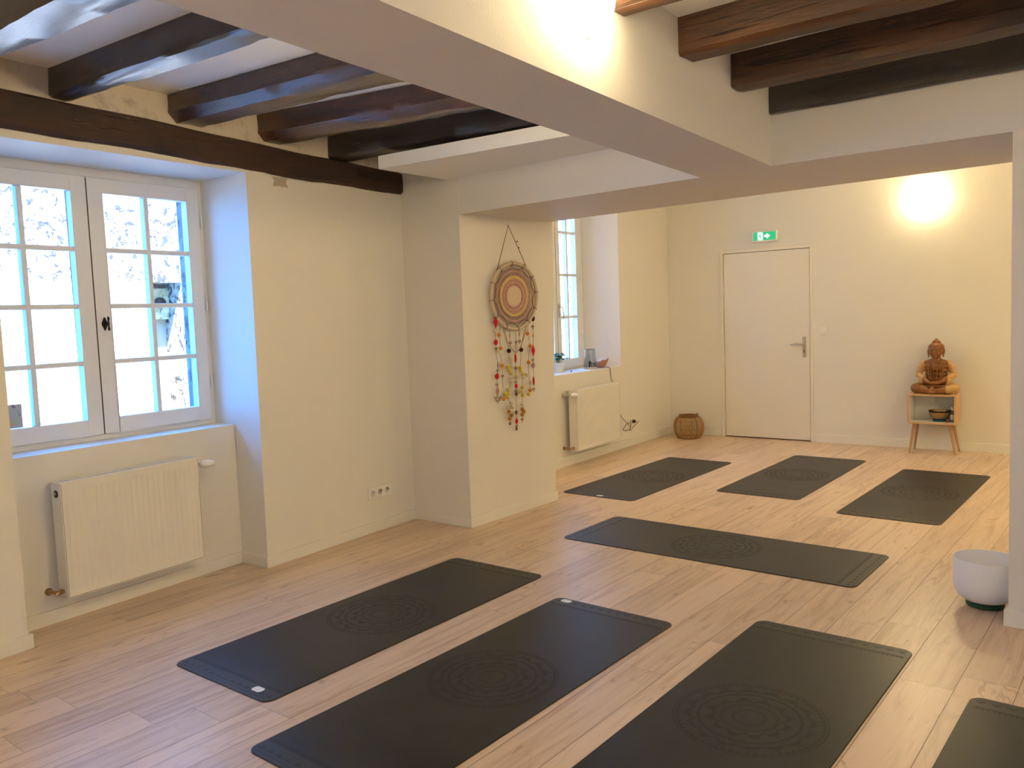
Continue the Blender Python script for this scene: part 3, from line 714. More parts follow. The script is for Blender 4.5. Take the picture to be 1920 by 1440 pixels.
def exit_sign():
    T = TB; u0, u1 = T.inv(-3.622, 8.83), T.inv(-3.352, 8.838); z0, z1 = 2.156, 2.272
    root = thing('exit_sign', tuple(T((u0+u1)/2, 0, z0)), 'lit green emergency exit sign in a white housing above the door', 'sign')
    MB().obox(T, u0, u1, 0, .045, z0, z1).build('housing', M_plastic, root, bevel=.004)
    g = emit('exit_green', (.0, .30, .12), .75, (.0, .18, .08))
    w = emit('exit_white', (.75, 1, .85), 1.3)
    a, b = u0+.012, u1-.012; c, d = z0+.013, z1-.013
    pan = MB().obox(T, a, b, .045, .047, c, d).build('sign_panel', g, root)
    mb = MB(); zc = (c+d)/2
    def poly(pts, d0=.047, d1=.0478):
        n = len(pts); vs = [T(u, d0, z) for u, z in pts]+[T(u, d1, z) for u, z in pts]
        mb.add(vs, [tuple(reversed(range(n))), tuple(range(n, 2*n))]+[(i, (i+1) % n, n+(i+1) % n, n+i) for i in range(n)])
    poly([(a+.050, c+.006), (a+.104, c+.006), (a+.104, d-.006), (a+.050, d-.006)])     # doorway
    # arrow
    q = a+.150
    poly([(q-.03, zc-.009), (q, zc-.009), (q, zc+.009), (q-.03, zc+.009)])
    poly([(q-.002, zc-.028), (q+.034, zc), (q-.002, zc+.028)])
    mb.build('pictogram', w, pan)
    mb = MB(); e = a+.077
    def poly2(pts): poly(pts, .0478, .0484)
    poly2([(e-.004+.007*math.cos(k*PI/6), d-.016+.007*math.sin(k*PI/6)) for k in range(12)])
    poly2([(e-.010, zc+.014), (e+.008, zc+.012), (e+.004, zc-.008), (e-.010, zc-.006)])
    poly2([(e-.010, zc-.006), (e+.004, zc-.006), (e+.018, zc-.026), (e+.010, zc-.030), (e-.002, zc-.014)])
    poly2([(e-.010, zc-.004), (e-.002, zc-.006), (e-.012, zc-.018), (e-.024, zc-.030), (e-.027, zc-.024)])
    poly2([(e+.006, zc+.012), (e+.022, zc+.002), (e+.020, zc-.002), (e+.003, zc+.004)])
    poly2([(e-.010, zc+.013), (e-.022, zc+.004), (e-.022, zc-.004), (e-.018, zc-.004), (e-.016, zc+.002), (e-.007, zc+.006)])
    mb.build('running_figure', g, pan)
exit_sign()

# ------------------------------------------------------------------ wall lamps
def wall_lamp(T, u, z, r, depth, label):
    root = thing('wall_lamp', tuple(T(u, 0, z)), label, 'lamp', 'round frosted glass wall lamps')
    MB().lathe([(r*.8, 0), (r*.8, .012)], T(u, 0, z), T.N, 32).build('back_plate', M_plastic, root, True)
    prof = [(r, .010)]+[(r*math.cos(a), .010+depth*math.sin(a)) for a in [k*PI/2/8 for k in range(1, 8)]]+[(0, .010+depth)]
    MB().lathe(prof, T(u, 0, z), T.N, 32, cap=False).build('glass_dome', M_lamp, root, True)
    for a in (-90, 40, 165):
        q = math.radians(a); cu, cz = u+math.cos(q)*(r+.001), z+math.sin(q)*(r+.001)
        mb = MB(); mb.tube([T(cu, 0, cz), T(cu, .02, cz), T(u+math.cos(q)*(r-.004), .028, z+math.sin(q)*(r-.004))], .0045, 8); mb.build('clip', M_steel, root, True)
TR_ = frame((-1.362, 1.287), (-1.584, 4.09))
wall_lamp(TR_, TR_.inv(-1.433, 2.185), 2.432, .138, .085, 'lit round frosted wall lamp high on the dropped beam, cut off by the top edge')
wall_lamp(TB, TB.inv(-1.92, 8.877), 2.455, .145, .085, 'lit round frosted wall lamp on the far wall above the statue')
TRW = frame((2.6, 8), (2.6, -2))
wall_lamp(TRW, 8.9, 2.2, .14, .085, 'added unseen round fill lamp near the back end of the right side wall')  # out-of-view lamp added to brighten the right half of the room
wall_lamp(frame((-1.988, 4.14), (-1.396, -2.3)), 1.5, 2.40, .138, .085, 'added unseen round fill lamp on the window side of the dropped beam')  # added out of sight to light the window wall and left ceiling
wall_lamp(frame((2.6, 5.05), (-.46, 5.05)), 1.9, 2.35, .145, .085, 'added unseen round fill lamp on the far side of the dividing wall')  # unseen lamp added to warm and brighten the far wall
wall_lamp(TF, TF.inv(-4.52, 5.75), 2.35, .145, .085, 'added round fill lamp on the far window wall, hidden behind the pier')  # added behind the pier to brighten the far floor
wall_lamp(TRW, 1.4, 2.3, .145, .085, 'added unseen round fill lamp on the right wall of the far room')  # extra unseen lamp, added as warm fill for the far room
struct(MB().box(-4, 6, -5.2, -5.0, -.4, 2.6).build('wall_added_sky_block', M_render))  # unseen wall added to cut blue skylight through the glazed door
wall_lamp(TRW, 4.4, 2.2, .14, .085, 'added unseen round fill lamp nearest the dividing wall on the right side wall')  # off-frame lamp added to spread the room brightness more evenly
wall_lamp(frame((-1.988, 4.14), (-1.396, -2.3)), 5.0, 2.40, .138, .085, 'added round fill lamp on the window side of the dropped beam, behind the camera')  # added behind the camera to brighten the front left floor
wall_lamp(frame((2.6, 5.05), (-.46, 5.05)), .9, 2.35, .145, .085, 'added unseen round fill lamp at the right end of the dividing wall, far side')  # another added lamp, fills the far room from out of view
wall_lamp(TRW, 6.3, 2.2, .14, .085, 'added unseen round fill lamp on the right side wall')  # added off-frame, fill light for the main room
wall_lamp(TB, TB.inv(.75, by(.75)), 2.45, .145, .085, 'lit round frosted wall lamp on the far wall, hidden behind the dividing wall')

# ------------------------------------------------------------------ statue shelf
M_ash = NT('light_oak_veneer')
_v = M_ash.mapv(M_ash.pos(), (6, 30, 30)); _n = M_ash.noise(_v, 1, 5)
M_ash = M_ash.set(Base_Color=M_ash.mix(_n, (.56, .33, .16), (.66, .42, .22)), Roughness=.45)
M_leg = plain('beech_legs', (.46, .27, .12), .4, noise=.1, nscale=14)
TS = frame((-2.003, 8.575), (-1.585, 8.590))     # u across, d towards the room (-y)
def shelf_box():
    T = TS; w = .419; dp = .25; z0, z1 = .285, .573; th = .018
    root = thing('side_table', tuple(T(w/2, -dp/2, 0)), 'small light wood open box side table on splayed legs against the far wall', 'side table')
    mb = MB()
    mb.obox(T, 0, w, -dp, 0, z1-th, z1); mb.obox(T, 0, w, -dp, 0, z0, z0+th); mb.obox(T, 0, th, -dp, 0, z0+th, z1-th); mb.obox(T, w-th, w, -dp, 0, z0+th, z1-th)
    mb.build('open_box', M_ash, root, bevel=.0012, seg=1)
    mb = MB(); e = .0012; mi = plain('white_lacquer', (.80, .79, .76), .35)
    mb.obox(T, th, w-th, -dp+.004, -dp+.008, z0+th, z1-th); mb.obox(T, th, w-th, -dp+.008, -.004, z0+th, z0+th+e); mb.obox(T, th, w-th, -dp+.008, -.004, z1-th-e, z1-th)
    mb.obox(T, th, th+e, -dp+.008, -.004, z0+th, z1-th); mb.obox(T, w-th-e, w-th, -dp+.008, -.004, z0+th, z1-th)
    mb.build('white_lining', mi, root)
    for (tu, td, bu, bd) in ((.055, -.045, .018, -.008), (.085-.03, -.205, .018, -.243), (w-.055, -.045, w-.005, -.008), (w-.055, -.205, w-.005, -.243)):
        MB().tube([T(bu, bd, 0), T(tu, td, z0)], [.0085, .0165], 14).build('leg', M_leg, root, True)
    zi = z0+th+e
    c = T(.262, -.115, zi)
    mc = plain('teal_cloth', (.02, .09, .11), .8)
    b = thing('singing_bowl', tuple(c), 'bronze metal singing bowl on a dark teal ring cushion inside the side table', 'bowl')
    MB().lathe([(.045, 0), (.060, .002), (.064, .010), (.058, .018), (.040, .018)], c, n=28).build('cushion', mc, b, True)
    t = NT('hammered_bronze'); n = t.vor(t.pos(), 60)[0]; t.bump(n, .3, .004)
    mbz = t.set(Base_Color=(.40, .27, .13), Roughness=.3, Metallic=1.0)
    MB().lathe([(0, .017), (.045, .017), (.068, .030), (.085, .058), (.0935, .088), (.0945, .104), (.0915, .104), (.090, .088), (.080, .058), (.062, .036), (0, .026)], c, n=40).build('metal_bowl', mbz, b, True)
    MB().lathe([(.0948, .090), (.0962, .094), (.0962, .102), (.0948, .1055), (.0925, .1055)], c, n=40, cap=False).build('rim_band', M_iron, b, True)
    c = T(.372, -.10, zi); bt = thing('glass_bottle', tuple(c), 'small clear glass bottle standing right of the bronze bowl in the side table', 'bottle')
    mg = glass_thin('clear_bottle_glass', (.95, .97, .98))
    MB().lathe([(.0, 0), (.017, .0), (.018, .004), (.018, .088), (.012, .10), (.010, .112), (.010, .118)], c, n=20).build('bottle_body', mg, bt, True)
    MB().lathe([(.012, .116), (.012, .14), (0, .14)], c, n=16).build('bottle_cap', M_plastic, bt, True)
    MB().lathe([(.0184, .02), (.0184, .07)], c, n=20, cap=False).build('paper_label', M_tag, bt, True)
    c = T(.342, -.045, zi)
    tag(MB().lathe([(0, 0), (.014, 0), (.016, .012), (.012, .030), (.006, .034), (0, .034)], c, n=16).build('striker_knob', plain('red_brown_wood', (.16, .05, .02), .45), None, True),
        'tiny red-brown wooden pot in front of the glass bottle in the side table', 'wooden pot')
    c = T(.335, -.02, z1)
    dd = thing('incense_dish', tuple(c), 'tiny black and white flat dish lying at the statue\'s knee on the side table', 'dish')
    MB().lathe([(0, 0), (.028, 0), (.030, .004), (.024, .005), (0, .0035)], c, n=20, sx=1.2).build('dish_plate', M_black, dd, True)
    MB().lathe([(0, .0036), (.014, .0042), (.012, .008), (0, .009)], Vector(c)+Vector((-.02, 0, 0)), n=14).build('incense_cone', M_plastic, dd, True)
    return T(w/2+.018, -.125, z1)
sc = shelf_box()

def statue(c):
    cx, cy, cz = c; mb = MB(); B = mb.ball
    def P(x, y, z): return (cx+x, cy+y, cz+z)
    def limb(pts, rs): mb.tube([P(*p) for p in pts], rs, 14); [mb.ball(P(*p), r, 14, 8) for p, r in zip(pts, rs)]
    # head turned slightly and bowed; y negative = towards the room
    B(P(0, -.012, .405), (.060, .066, .070), 20, 14); B(P(0, -.020, .378), (.050, .058, .046), 18, 12)
    B(P(0, .002, .440), (.071, .072, .046), 20, 12); B(P(0, .004, .478), (.040, .042, .036), 16, 10); B(P(0, .004, .507), (.016, .018, .018), 12, 8)
    mb.tube([P(0, -.085, .415), P(0, -.094, .398), P(0, -.090, .384)], [.006, .0095, .008], 8)       # nose
    for s in (-1, 1):
        B(P(s*.022, -.070, .426), (.020, .013, .006), 12, 8)      # brow ridge
        B(P(s*.022, -.069, .410), (.0145, .010, .0055), 12, 8)    # closed lid
        B(P(s*.026, -.060, .386), (.015, .014, .014), 10, 8)      # cheek
        mb.tube([P(s*.064, .0, .428), P(s*.069, -.003, .405), P(s*.066, -.008, .372), P(s*.062, -.012, .345)], [.008, .010, .008, .009], 8)  # long ear
    B(P(0, -.080, .367), (.019, .010, .0045), 12, 6); B(P(0, -.079, .355), (.016, .010, .0045), 12, 6); B(P(0, -.066, .343), (.017, .013, .010), 12, 8)
    limb([(0, .0, .350), (0, .006, .320)], [.036, .046])
    # torso
    for z, rx, ry in ((.29, .108, .052), (.26, .120, .060), (.22, .112, .062), (.18, .100, .062), (.14, .098, .064), (.10, .104, .066), (.06, .11, .07)):
        B(P(0, .01, z), (rx, ry, .042), 22, 10)
    B(P(0, -.035, .245), (.070, .030, .045), 16, 10)
    for s in (-1, 1):
        limb([(s*.108, .008, .282), (s*.136, .010, .235), (s*.150, .004, .175)], [.034, .032, .030])
        limb([(s*.150, .0, .172), (s*.112, -.050, .150), (s*.060, -.085, .115), (s*.022, -.098, .098)], [.030, .027, .022, .019])
        B(P(s*.105, -.058, .118), (.040, .026, .044), 16, 10)            # sleeve drape
        limb([(s*.075, .02, .060), (s*.135, -.020, .055), (s*.172, -.045, .048)], [.056, .052, .045])   # thigh
        limb([(s*.168, -.055, .046), (s*.110, -.092, .040), (s*.045, -.105, .034), (-s*.015, -.100, .028)], [.044, .040, .034, .026])   # shin
    B(P(0, -.100, .098), (.052, .022, .016), 16, 8)                      # hands
    for k in range(4): mb.tube([P(-.042, -.115+.008*k, .104+.003*k), P(.0, -.121+.008*k, .106+.003*k), P(.036, -.113+.008*k, .103+.003*k)], .0062, 8)
    mb.tube([P(-.05, -.10, .108), P(-.018, -.112, .122)], .007, 8); mb.tube([P(.05, -.10, .108), P(.018, -.112, .122)], .007, 8)
    limb([(-.010, -.118, .058), (-.022, -.132, .035), (-.034, -.142, .018)], [.020, .018, .014])    # hanging robe end / foot
    B(P(-.02, -.128, .018), (.034, .022, .016), 14, 8)
    # robe folds
    for x in (-.052, -.030, -.012, .02, .045, .068):
        mb.tube([P(x*.8, -.050, .300), P(x, -.066, .255), P(x*1.06, -.064, .200), P(x*1.1, -.058, .150)], .0055, 6)
    mb.tube([P(-.10, -.085, .082), P(-.04, -.128, .075), P(.03, -.132, .078), P(.11, -.100, .085)], .006, 6)
    mb.prism([(cx-.175, cy-.10), (cx+.175, cy-.10), (cx+.15, cy+.06), (cx-.15, cy+.06)], cz, cz+.03)
    t = NT('two_tone_suar_wood'); x, y, z = t.sep(t.obj())
    n = t.noise(t.obj(), 9, 4, .6, .6); g = t.noise(t.mapv(t.obj(), (30, 30, 5)), 1, 5)
    w = t.m('MAXIMUM', t.m('SUBTRACT', x, .004), t.m('SUBTRACT', t.m('SUBTRACT', .004, x), t.m('MULTIPLY', t.step(z, .10, .085), .3)))
    w = t.m('ADD', w, t.m('MULTIPLY', t.m('SUBTRACT', n, .5), .05))
    c = t.mix(g, (.12, .036, .006), (.34, .135, .026))
    c = t.mix(t.step(w, .098, .112), c, t.mix(g, (.46, .25, .085), (.58, .34, .13)))
    m_ = t.set(Base_Color=c, Roughness=.36)
    o = mb.build('buddha_statue', m_, None, True, merge=False, origin=(cx, cy, cz))
    r = o.modifiers.new('remesh', 'REMESH'); r.mode = 'VOXEL'; r.voxel_size = .0034; r.use_smooth_shade = True
    s_ = o.modifiers.new('smooth', 'SMOOTH'); s_.factor = .5; s_.iterations = 3
    tag(o, 'seated wooden Buddha statue of two-tone dark and pale wood on the side table', 'statue')
statue((sc.x, sc.y, sc.z))

# ------------------------------------------------------------------ wicker lantern basket
def basket():
    c = Vector((-4.30, 8.545, 0)); root = thing('wicker_lantern', tuple(c), 'round woven wicker lantern basket in the far left corner by the door', 'basket')
    mw = plain('wicker', (.42, .24, .08), .55, noise=.25, nscale=60); md = plain('dark_wicker', (.24, .11, .03), .5)
    def R(z): # silhouette
        k = (z-.125)/.135; return .172*math.sqrt(max(.0, 1-.62*k*k*abs(k)**.3))
    mb = MB(); rnd = random.Random(5)
    for k in range(120):
        q = 2*PI*k/120; tw = rnd.uniform(-.05, .05)
        pts = [(c.x+R(z)*.975*math.cos(q+tw*math.sin(z*30+k)), c.y+R(z)*.975*math.sin(q+tw*math.sin(z*30+k)), z) for z in [.008+.232*j/9 for j in range(10)]]
        mb.tube(pts, .0019, 4, False)
    for j in range(16):
        z = .015+.22*j/15; mb.tube([(c.x+R(z)*.97*math.cos(a), c.y+R(z)*.97*math.sin(a), z+.003*math.sin(a*9+j)) for a in [2*PI*i/40 for i in range(40)]], .0013, 4, closed=True)
    mb.build('woven_body', mw, root, True)
    for k in range(8):
        q = 2*PI*k/8+.25
        MB().tube([(c.x+R(z)*math.cos(q), c.y+R(z)*math.sin(q), z) for z in [.004+.238*j/12 for j in range(13)]], .005, 8).build('rib', md if k % 2 else mw, root, True)
    for z, r, n in ((.243, .102, 'top_rim'), (.258, .099, 'top_rim'), (.007, R(.007)*1.0, 'base_ring')):
        MB().tube([(c.x+r*math.cos(a), c.y+r*math.sin(a), z) for a in [2*PI*i/40 for i in range(40)]], .0075, 8, closed=True).build(n, md, root, True)
    mb = MB()
    for s in (-1, 1):
        a = .7 if s > 0 else .7+PI; p = Vector((c.x+.105*math.cos(a), c.y+.105*math.sin(a), .25)); mb.tube([p+Vector((0, 0, -.012)), p+Vector((.0, 0, .022)), p+Vector((-s*.018, 0, .026))], .006, 8)
    arc = [(c.x+.105*math.cos(a), c.y+.105*math.sin(a), .262) for a in [.7-PI*i/24 for i in range(25)]]
    mb.tube(arc, .006, 8); mb.build('handle', md, root, True)
basket()

# ------------------------------------------------------------------ crystal bowl
def crystal_bowl():
    c = Vector((-.682, 4.41, 0)); root = thing('crystal_bowl', tuple(c), 'white frosted crystal singing bowl on a green ring beside the right-hand wall edge', 'bowl')
    t = NT('frosted_crystal'); t.set(Base_Color=(.97, .97, .98), Roughness=.5, Subsurface_Weight=.6, Subsurface_Radius=(.05, .05, .05), Subsurface_Scale=.5)
    prof = [(0, .020), (.055, .022), (.095, .034), (.120, .054), (.134, .082), (.1385, .115), (.1385, .232), (.1375, .235), (.1345, .235), (.1335, .232), (.1335, .115), (.129, .085), (.115, .06), (.09, .041), (0, .028)]
    MB().lathe(prof, c, n=56).build('bowl_body', t.mat, root, True)
    g = plain('green_rubber', (.008, .075, .025), .45)
    MB().tube([(c.x+.071*math.cos(a), c.y+.071*math.sin(a), .0125) for a in [2*PI*i/40 for i in range(40)]], .0125, 10, closed=True).build('rubber_ring', g, root, True)
crystal_bowl()

# ------------------------------------------------------------------ things on the far sill
def sill_things():
    z = SF; c = Vector((-4.79, 6.715, z)); r = thing('potted_plant', tuple(c), 'green leafy plant in a white pot on the far sill, half hidden by the pier', 'plant')
    MB().lathe([(0, 0), (.045, 0), (.050, .004), (.058, .092), (.060, .096), (.056, .098), (.054, .088), (0, .084)], c, n=28).build('pot', M_plastic, r, True)
    MB().lathe([(0, .084), (.053, .088)], c, n=20, cap=False).build('soil', plain('soil', (.03, .02, .012), .9), r)
    rnd = random.Random(11); st = MB(); lf = MB()
    for k in range(16):
        a = rnd.uniform(0, 2*PI); h = rnd.uniform(.05, .11); rr = rnd.uniform(.02, .085)
        p0 = c+Vector((rnd.uniform(-.02, .02), rnd.uniform(-.02, .02), .085)); p2 = c+Vector((rr*math.cos(a), rr*math.sin(a), .085+h)); p1 = (p0+p2)/2+Vector((0, 0, .02))
        st.tube([p0, p1, p2], .0018, 5)
        for j in range(3):
            p = p1.lerp(p2, .4+.3*j); a2 = a+rnd.uniform(-1.3, 1.3); d = Vector((math.cos(a2), math.sin(a2), rnd.uniform(-.5, .25))).normalized(); s = Vector((-d.y, d.x, rnd.uniform(-.2, .2))).normalized()
            L = rnd.uniform(.038, .055); w = L*.36; nn = d.cross(s).normalized(); q = []
            for i in range(7):
                t = i/6; ww = w*math.sin(PI*t**.8)+.0006; bend = nn*(-L*.22*t*t)
                q += [p+d*L*t+s*ww+bend+nn*.003*math.sin(PI*t), p+d*L*t+bend-nn*.001, p+d*L*t-s*ww+bend+nn*.003*math.sin(PI*t)]
            lf.add(q, [(i*3+m, i*3+m+1, i*3+m+4, i*3+m+3) for i in range(6) for m in range(2)])
    st.build('stems', plain('plant_stem', (.06, .14, .03), .6), r, True)
    lf.build('leaves', plain('plant_leaf', (.035, .13, .02), .4, noise=.3, nscale=25), r, True)['kind'] = 'stuff'
    # table lamp
    c = Vector((-4.70, 7.16, z)); r = thing('table_lamp', tuple(c), 'small table lamp with a smoked glass shade and pale wood base on the far sill', 'lamp')
    MB().lathe([(0, 0), (.066, 0), (.070, .004), (.070, .018), (.066, .022), (0, .022)], c, n=36).build('lamp_base', plain('pale_wood', (.62, .44, .26), .5), r, True)
    MB().lathe([(.0155, .022), (.0165, .024), (.0165, .080), (.014, .082), (0, .082)], c, n=20).build('bulb_socket', M_black, r, True)
    MB().lathe([(.010, .08), (.014, .092), (.026, .115), (.028, .128), (.022, .146), (0, .156)], c, n=20, cap=False).build('bulb', glass_thin('bulb_glass', (.97, .98, .99)), r, True)
    MB().lathe([(.069, .022), (.052, .205), (.0505, .205), (.0675, .022)], c, n=40, cap=False).build('glass_shade', M_smoke, r, True)
    me_ = plain('dark_glass_edge', (.03, .035, .05), .2)
    for zz, rr in ((.204, .0515), (.024, .0685)): MB().tube([(c.x+rr*math.cos(a), c.y+rr*math.sin(a), z+zz) for a in [2*PI*i/36 for i in range(36)]], .0014, 6, closed=True).build('shade_rim', me_, r, True)
    # shell
    c = Vector((-4.71, 7.37, z)); r = thing('seashell', tuple(c), 'large seashell with white inside and copper-brown outside, right of the sill lamp', 'shell')
    rnd = random.Random(4); vs = []; vi = []; NA, NR = 26, 6
    for i in range(NR+1):
        t = i/NR
        for k in range(NA):
            a = 2*PI*k/NA; rad = (.03+.062*t**.7)*(1+.10*math.sin(a*5+.5)*t+.06*math.sin(a*11)*t); hh = .004+.072*t**1.6*(1+.28*math.sin(a+.8)+.10*math.sin(a*7)*t)
            vs.append((c.x+rad*math.cos(a)*.9, c.y+rad*1.0*math.sin(a), z+hh)); vi.append((c.x+rad*.93*math.cos(a)*.9, c.y+rad*.93*math.sin(a), z+hh+.004))
    fs = [(i*NA+k, i*NA+(k+1) % NA, (i+1)*NA+(k+1) % NA, (i+1)*NA+k) for i in range(NR) for k in range(NA)]
    MB().add(vs, fs+[tuple(reversed(range(NA)))]).build('outer_shell', plain('copper_shell', (.46, .20, .12), .35, noise=.4, nscale=45), r, True)
    MB().add(vi, fs+[tuple(range(NA))]).build('inner_shell', plain('pearly_shell', (.80, .72, .72), .3), r, True)
    mb = MB()
    for k in range(9):
        a = rnd.uniform(0, 6.28); q = rnd.uniform(0, .05); mb.ball((c.x+q*math.cos(a), c.y+q*math.sin(a), z+.045+rnd.uniform(0, .03)), (rnd.uniform(.015, .026),)*3, 8, 6)
    mb.build('crystal_cluster', plain('white_crystal', (.82, .78, .80), .35), r, False)
    tag(MB().ball((-4.69, 6.80, z+.006), (.010, .008, .006), 10, 6).build('pebble', M_black, None, True), 'tiny black pebble on the far sill between plant and lamp', 'pebble')
sill_things()

# ------------------------------------------------------------------ dream catcher on the pier
def dream_catcher():
    px = pier_x
    def P(y, zz, d=.03): return Vector((px(y, zz)+d, y, zz))
    cy, cz, R = 4.714, 1.601, .236
    root = thing('dream_catcher', (px(cy, .6)+.03, cy, .60), 'large round crochet dream catcher with felt ornaments hanging on the pier', 'wall hanging')
    cord = plain('brown_cord', (.14, .065, .035), .8); cream = plain('cream_fabric', (.62, .50, .35), .9, noise=.12, nscale=50)
    N = Vector((1, 0, -.012)).normalized()
    def ring(r, tr, name, mat, n=72, d=.03, par=root, sq=1.0, wob=0, wn=0):
        pts = [P(cy+(r+wob*math.cos(wn*a))*math.cos(a), cz+(r+wob*math.cos(wn*a))*math.sin(a), d) for a in [2*PI*i/n for i in range(n)]]
        return MB().tube(pts, tr, 8, closed=True).build(name, mat, par, True)
    hoop = ring(R, .0135, 'hoop', cream)
    mb = MB()
    for k in range(12):
        a0 = 2*PI*k/12+.12; a1 = 2*PI*(k+1)/12+.12
        q = lambda r, a, d=.03: P(cy+r*math.cos(a), cz+r*math.sin(a), d)
        c = q(R, a0); mb.tube([c+Vector((.0148*math.cos(t), 0, 0))+((q(R+.1, a0)-c).normalized())*.0148*math.sin(t) for t in [2*PI*i/10 for i in range(10)]], .0022, 5, closed=True)
        pts = []
        for i in range(13):
            t = i/12; a = a0+(a1-a0)*t; rr = R-.014-.030*math.sin(PI*t)**.7; pts.append(q(rr, a, .032))
        mb.tube(pts, .0022, 5)
    mb.build('binding_cord', cord, root, True)
    pink = plain('pink_crochet', (.62, .36, .30), .9, noise=.15, nscale=200); yel = plain('yellow_crochet', (.68, .50, .20), .9, noise=.15, nscale=200)
    mauve = plain('mauve_crochet', (.46, .29, .22), .9, noise=.2, nscale=200); crm = plain('cream_crochet', (.70, .56, .40), .9, noise=.1, nscale=200)
    def annulus(r0, r1, name, mat, d=.031, wob=0, wn=36):
        n = 144; m = max(1, int((r1-r0)/.006)); vs = []
        for j in range(m+1):
            r = r0+(r1-r0)*j/m
            for i in range(n):
                a = 2*PI*i/n; rr = r+(wob*math.cos(wn*a) if j == m else 0); vs.append(P(cy+rr*math.cos(a), cz+rr*math.sin(a), d+.0012*math.sin(a*wn*2+j*2)))
        MB().add(vs, [(j*n+i, j*n+(i+1) % n, (j+1)*n+(i+1) % n, (j+1)*n+i) for j in range(m) for i in range(n)]).build(name, mat, root, True)
    n = 48; vs = [P(cy, cz, .031)]+[P(cy+r*math.cos(2*PI*i/n), cz+r*math.sin(2*PI*i/n), .031) for r in (.03, .072) for i in range(n)]
    fs = [(0, 1+i, 1+(i+1) % n) for i in range(n)]+[(1+i, 1+n+i, 1+n+(i+1) % n, 1+(i+1) % n) for i in range(n)]
    MB().add(vs, fs).build('crochet_centre', crm, root, True)
    annulus(.072, .080, 'crochet_ring', pink); annulus(.095, .108, 'crochet_ring', pink); annulus(.110, .128, 'crochet_ring', mauve); annulus(.128, .147, 'crochet_ring', yel, wob=.001)
    annulus(.172, .182, 'crochet_ring', pink)
    ring(.0875, .0055, 'crochet_bumps', pink, 96, .031, wob=.004, wn=24)
    mb = MB()
    for r0, r1, n, tw in ((.147, .173, 84, .10), (.182, .203, 90, .09), (.108, .112, 40, .1)):
        for s in (-1, 1):
            for k in range(n):
                a = 2*PI*k/n; mb.tube([P(cy+r0*math.cos(a), cz+r0*math.sin(a), .031), P(cy+r1*math.cos(a+s*tw), cz+r1*math.sin(a+s*tw), .031)], .0017, 4, False)
    mb.tube([P(cy+.204*math.cos(a), cz+.204*math.sin(a), .031) for a in [2*PI*i/96 for i in range(96)]], .0022, 5, closed=True)
    mb.build('crochet_net', mauve, root, True)
    # hanging cord and nail
    mb = MB(); top = P(4.684, 2.103, .012)
    mb.tube([P(4.540, 1.775, .03), P(4.61, 1.935, .022), top, P(4.78, 1.93, .022), P(4.868, 1.775, .03)], .0024, 6)
    mb.build('hanging_cord', cord, root, True)
    MB().tube([P(4.684, 2.106, .0), P(4.684, 2.106, .018)], .003, 8).build('nail', M_steel, root, True)
    red = plain('red_felt', (.55, .008, .012), .95); dark = plain('plum_felt', (.045, .006, .014), .95); org = plain('orange_felt', (.70, .27, .03), .95)
    och = plain('ochre_felt', (.45, .19, .03), .95); ylw = plain('yellow_felt', (.68, .52, .06), .95); crf = plain('cream_felt', (.70, .62, .45), .95)
    mv = plain('mauve_felt', (.42, .25, .25), .95); tan = plain('tan_felt', (.46, .33, .17), .95); brn = plain('brown_felt', (.16, .08, .045), .95); shl = plain('peach_shell', (.68, .38, .24), .4)
    MB().ball(P(4.769, 1.948, .028), .007, 10, 8).build('bead', M_brass, root, True); MB().ball(P(4.756, 1.992, .026), .006, 10, 8).build('bead', red, root, True)
    cnt = [0]
    def ball(y, z, r, m, nm='felt_ball', flat=1.0):
        MB().ball(P(y, z, .03+.002*(cnt[0] % 3)), (r*flat, r, r), 12, 8).build(nm, m, root, True); cnt[0] += 1
    def diamond(y, z, w, h, m, th=.008):
        c = P(y, z, .032); vs = [c+Vector((0, -w, 0)), c+Vector((0, 0, h)), c+Vector((0, w, 0)), c+Vector((0, 0, -h)), c+Vector((th, 0, 0)), c+Vector((-th, 0, 0))]
        MB().add(vs, [(0, 3, 4), (3, 2, 4), (2, 1, 4), (1, 0, 4), (3, 0, 5), (2, 3, 5), (1, 2, 5), (0, 1, 5)]).build('felt_diamond', m, root)
    diamond(4.515, 1.420, .024, .048, red); diamond(4.908, 1.199, .025, .047, red); diamond(4.713, .693, .020, .029, red); diamond(4.714, 1.017, .024, .025, tan)
    diamond(4.515, .932, .021, .045, mv)
    for y, z in ((4.514, 1.278), (4.514, 1.037), (4.713, .951)): ball(y, z, .021 if y < 4.6 else .0165, red, 'felt_disc', .45)
    ball(4.909, 1.436, .0215, dark, 'felt_disc', .5)
    for y, z in ((4.644, 1.211), (4.772, 1.212)): ball(y, z, .016, dark)
    for y, z in [(4.548, 1.329), (4.847, 1.327), (4.558, 1.233), (4.878, 1.234), (4.856, 1.115), (4.568, 1.111), (4.874, .906), (4.578, .87)]: ball(y, z, .0145, org)
    for y, z in [(4.628, .773), (4.663, .743), (4.639, .719), (4.776, .774), (4.796, .753), (4.777, .733)]: ball(y, z, .0150, och)
    for y, z in [(4.629, 1.096), (4.646, 1.074), (4.66, 1.049), (4.76, 1.082), (4.766, 1.061), (4.788, 1.03), (4.622, .932), (4.598, .903), (4.625, .902), (4.619, .877), (4.783, .933), (4.755, .906), (4.782, .877), (4.854, .879)]: ball(y, z, .0140, ylw)
    for y, z in [(4.547, 1.208), (4.536, 1.13), (4.668, 1.131), (4.672, 1.098), (4.661, .989), (4.653, 1.016), (4.724, 1.24), (4.795, 1.008), (4.836, 1.024), (4.881, .958), (4.507, 1.358), (4.659, .828), (4.67, .801), (4.617, .803), (4.784, .808), (4.656, 1.158)]: ball(y, z, .0145, crf)
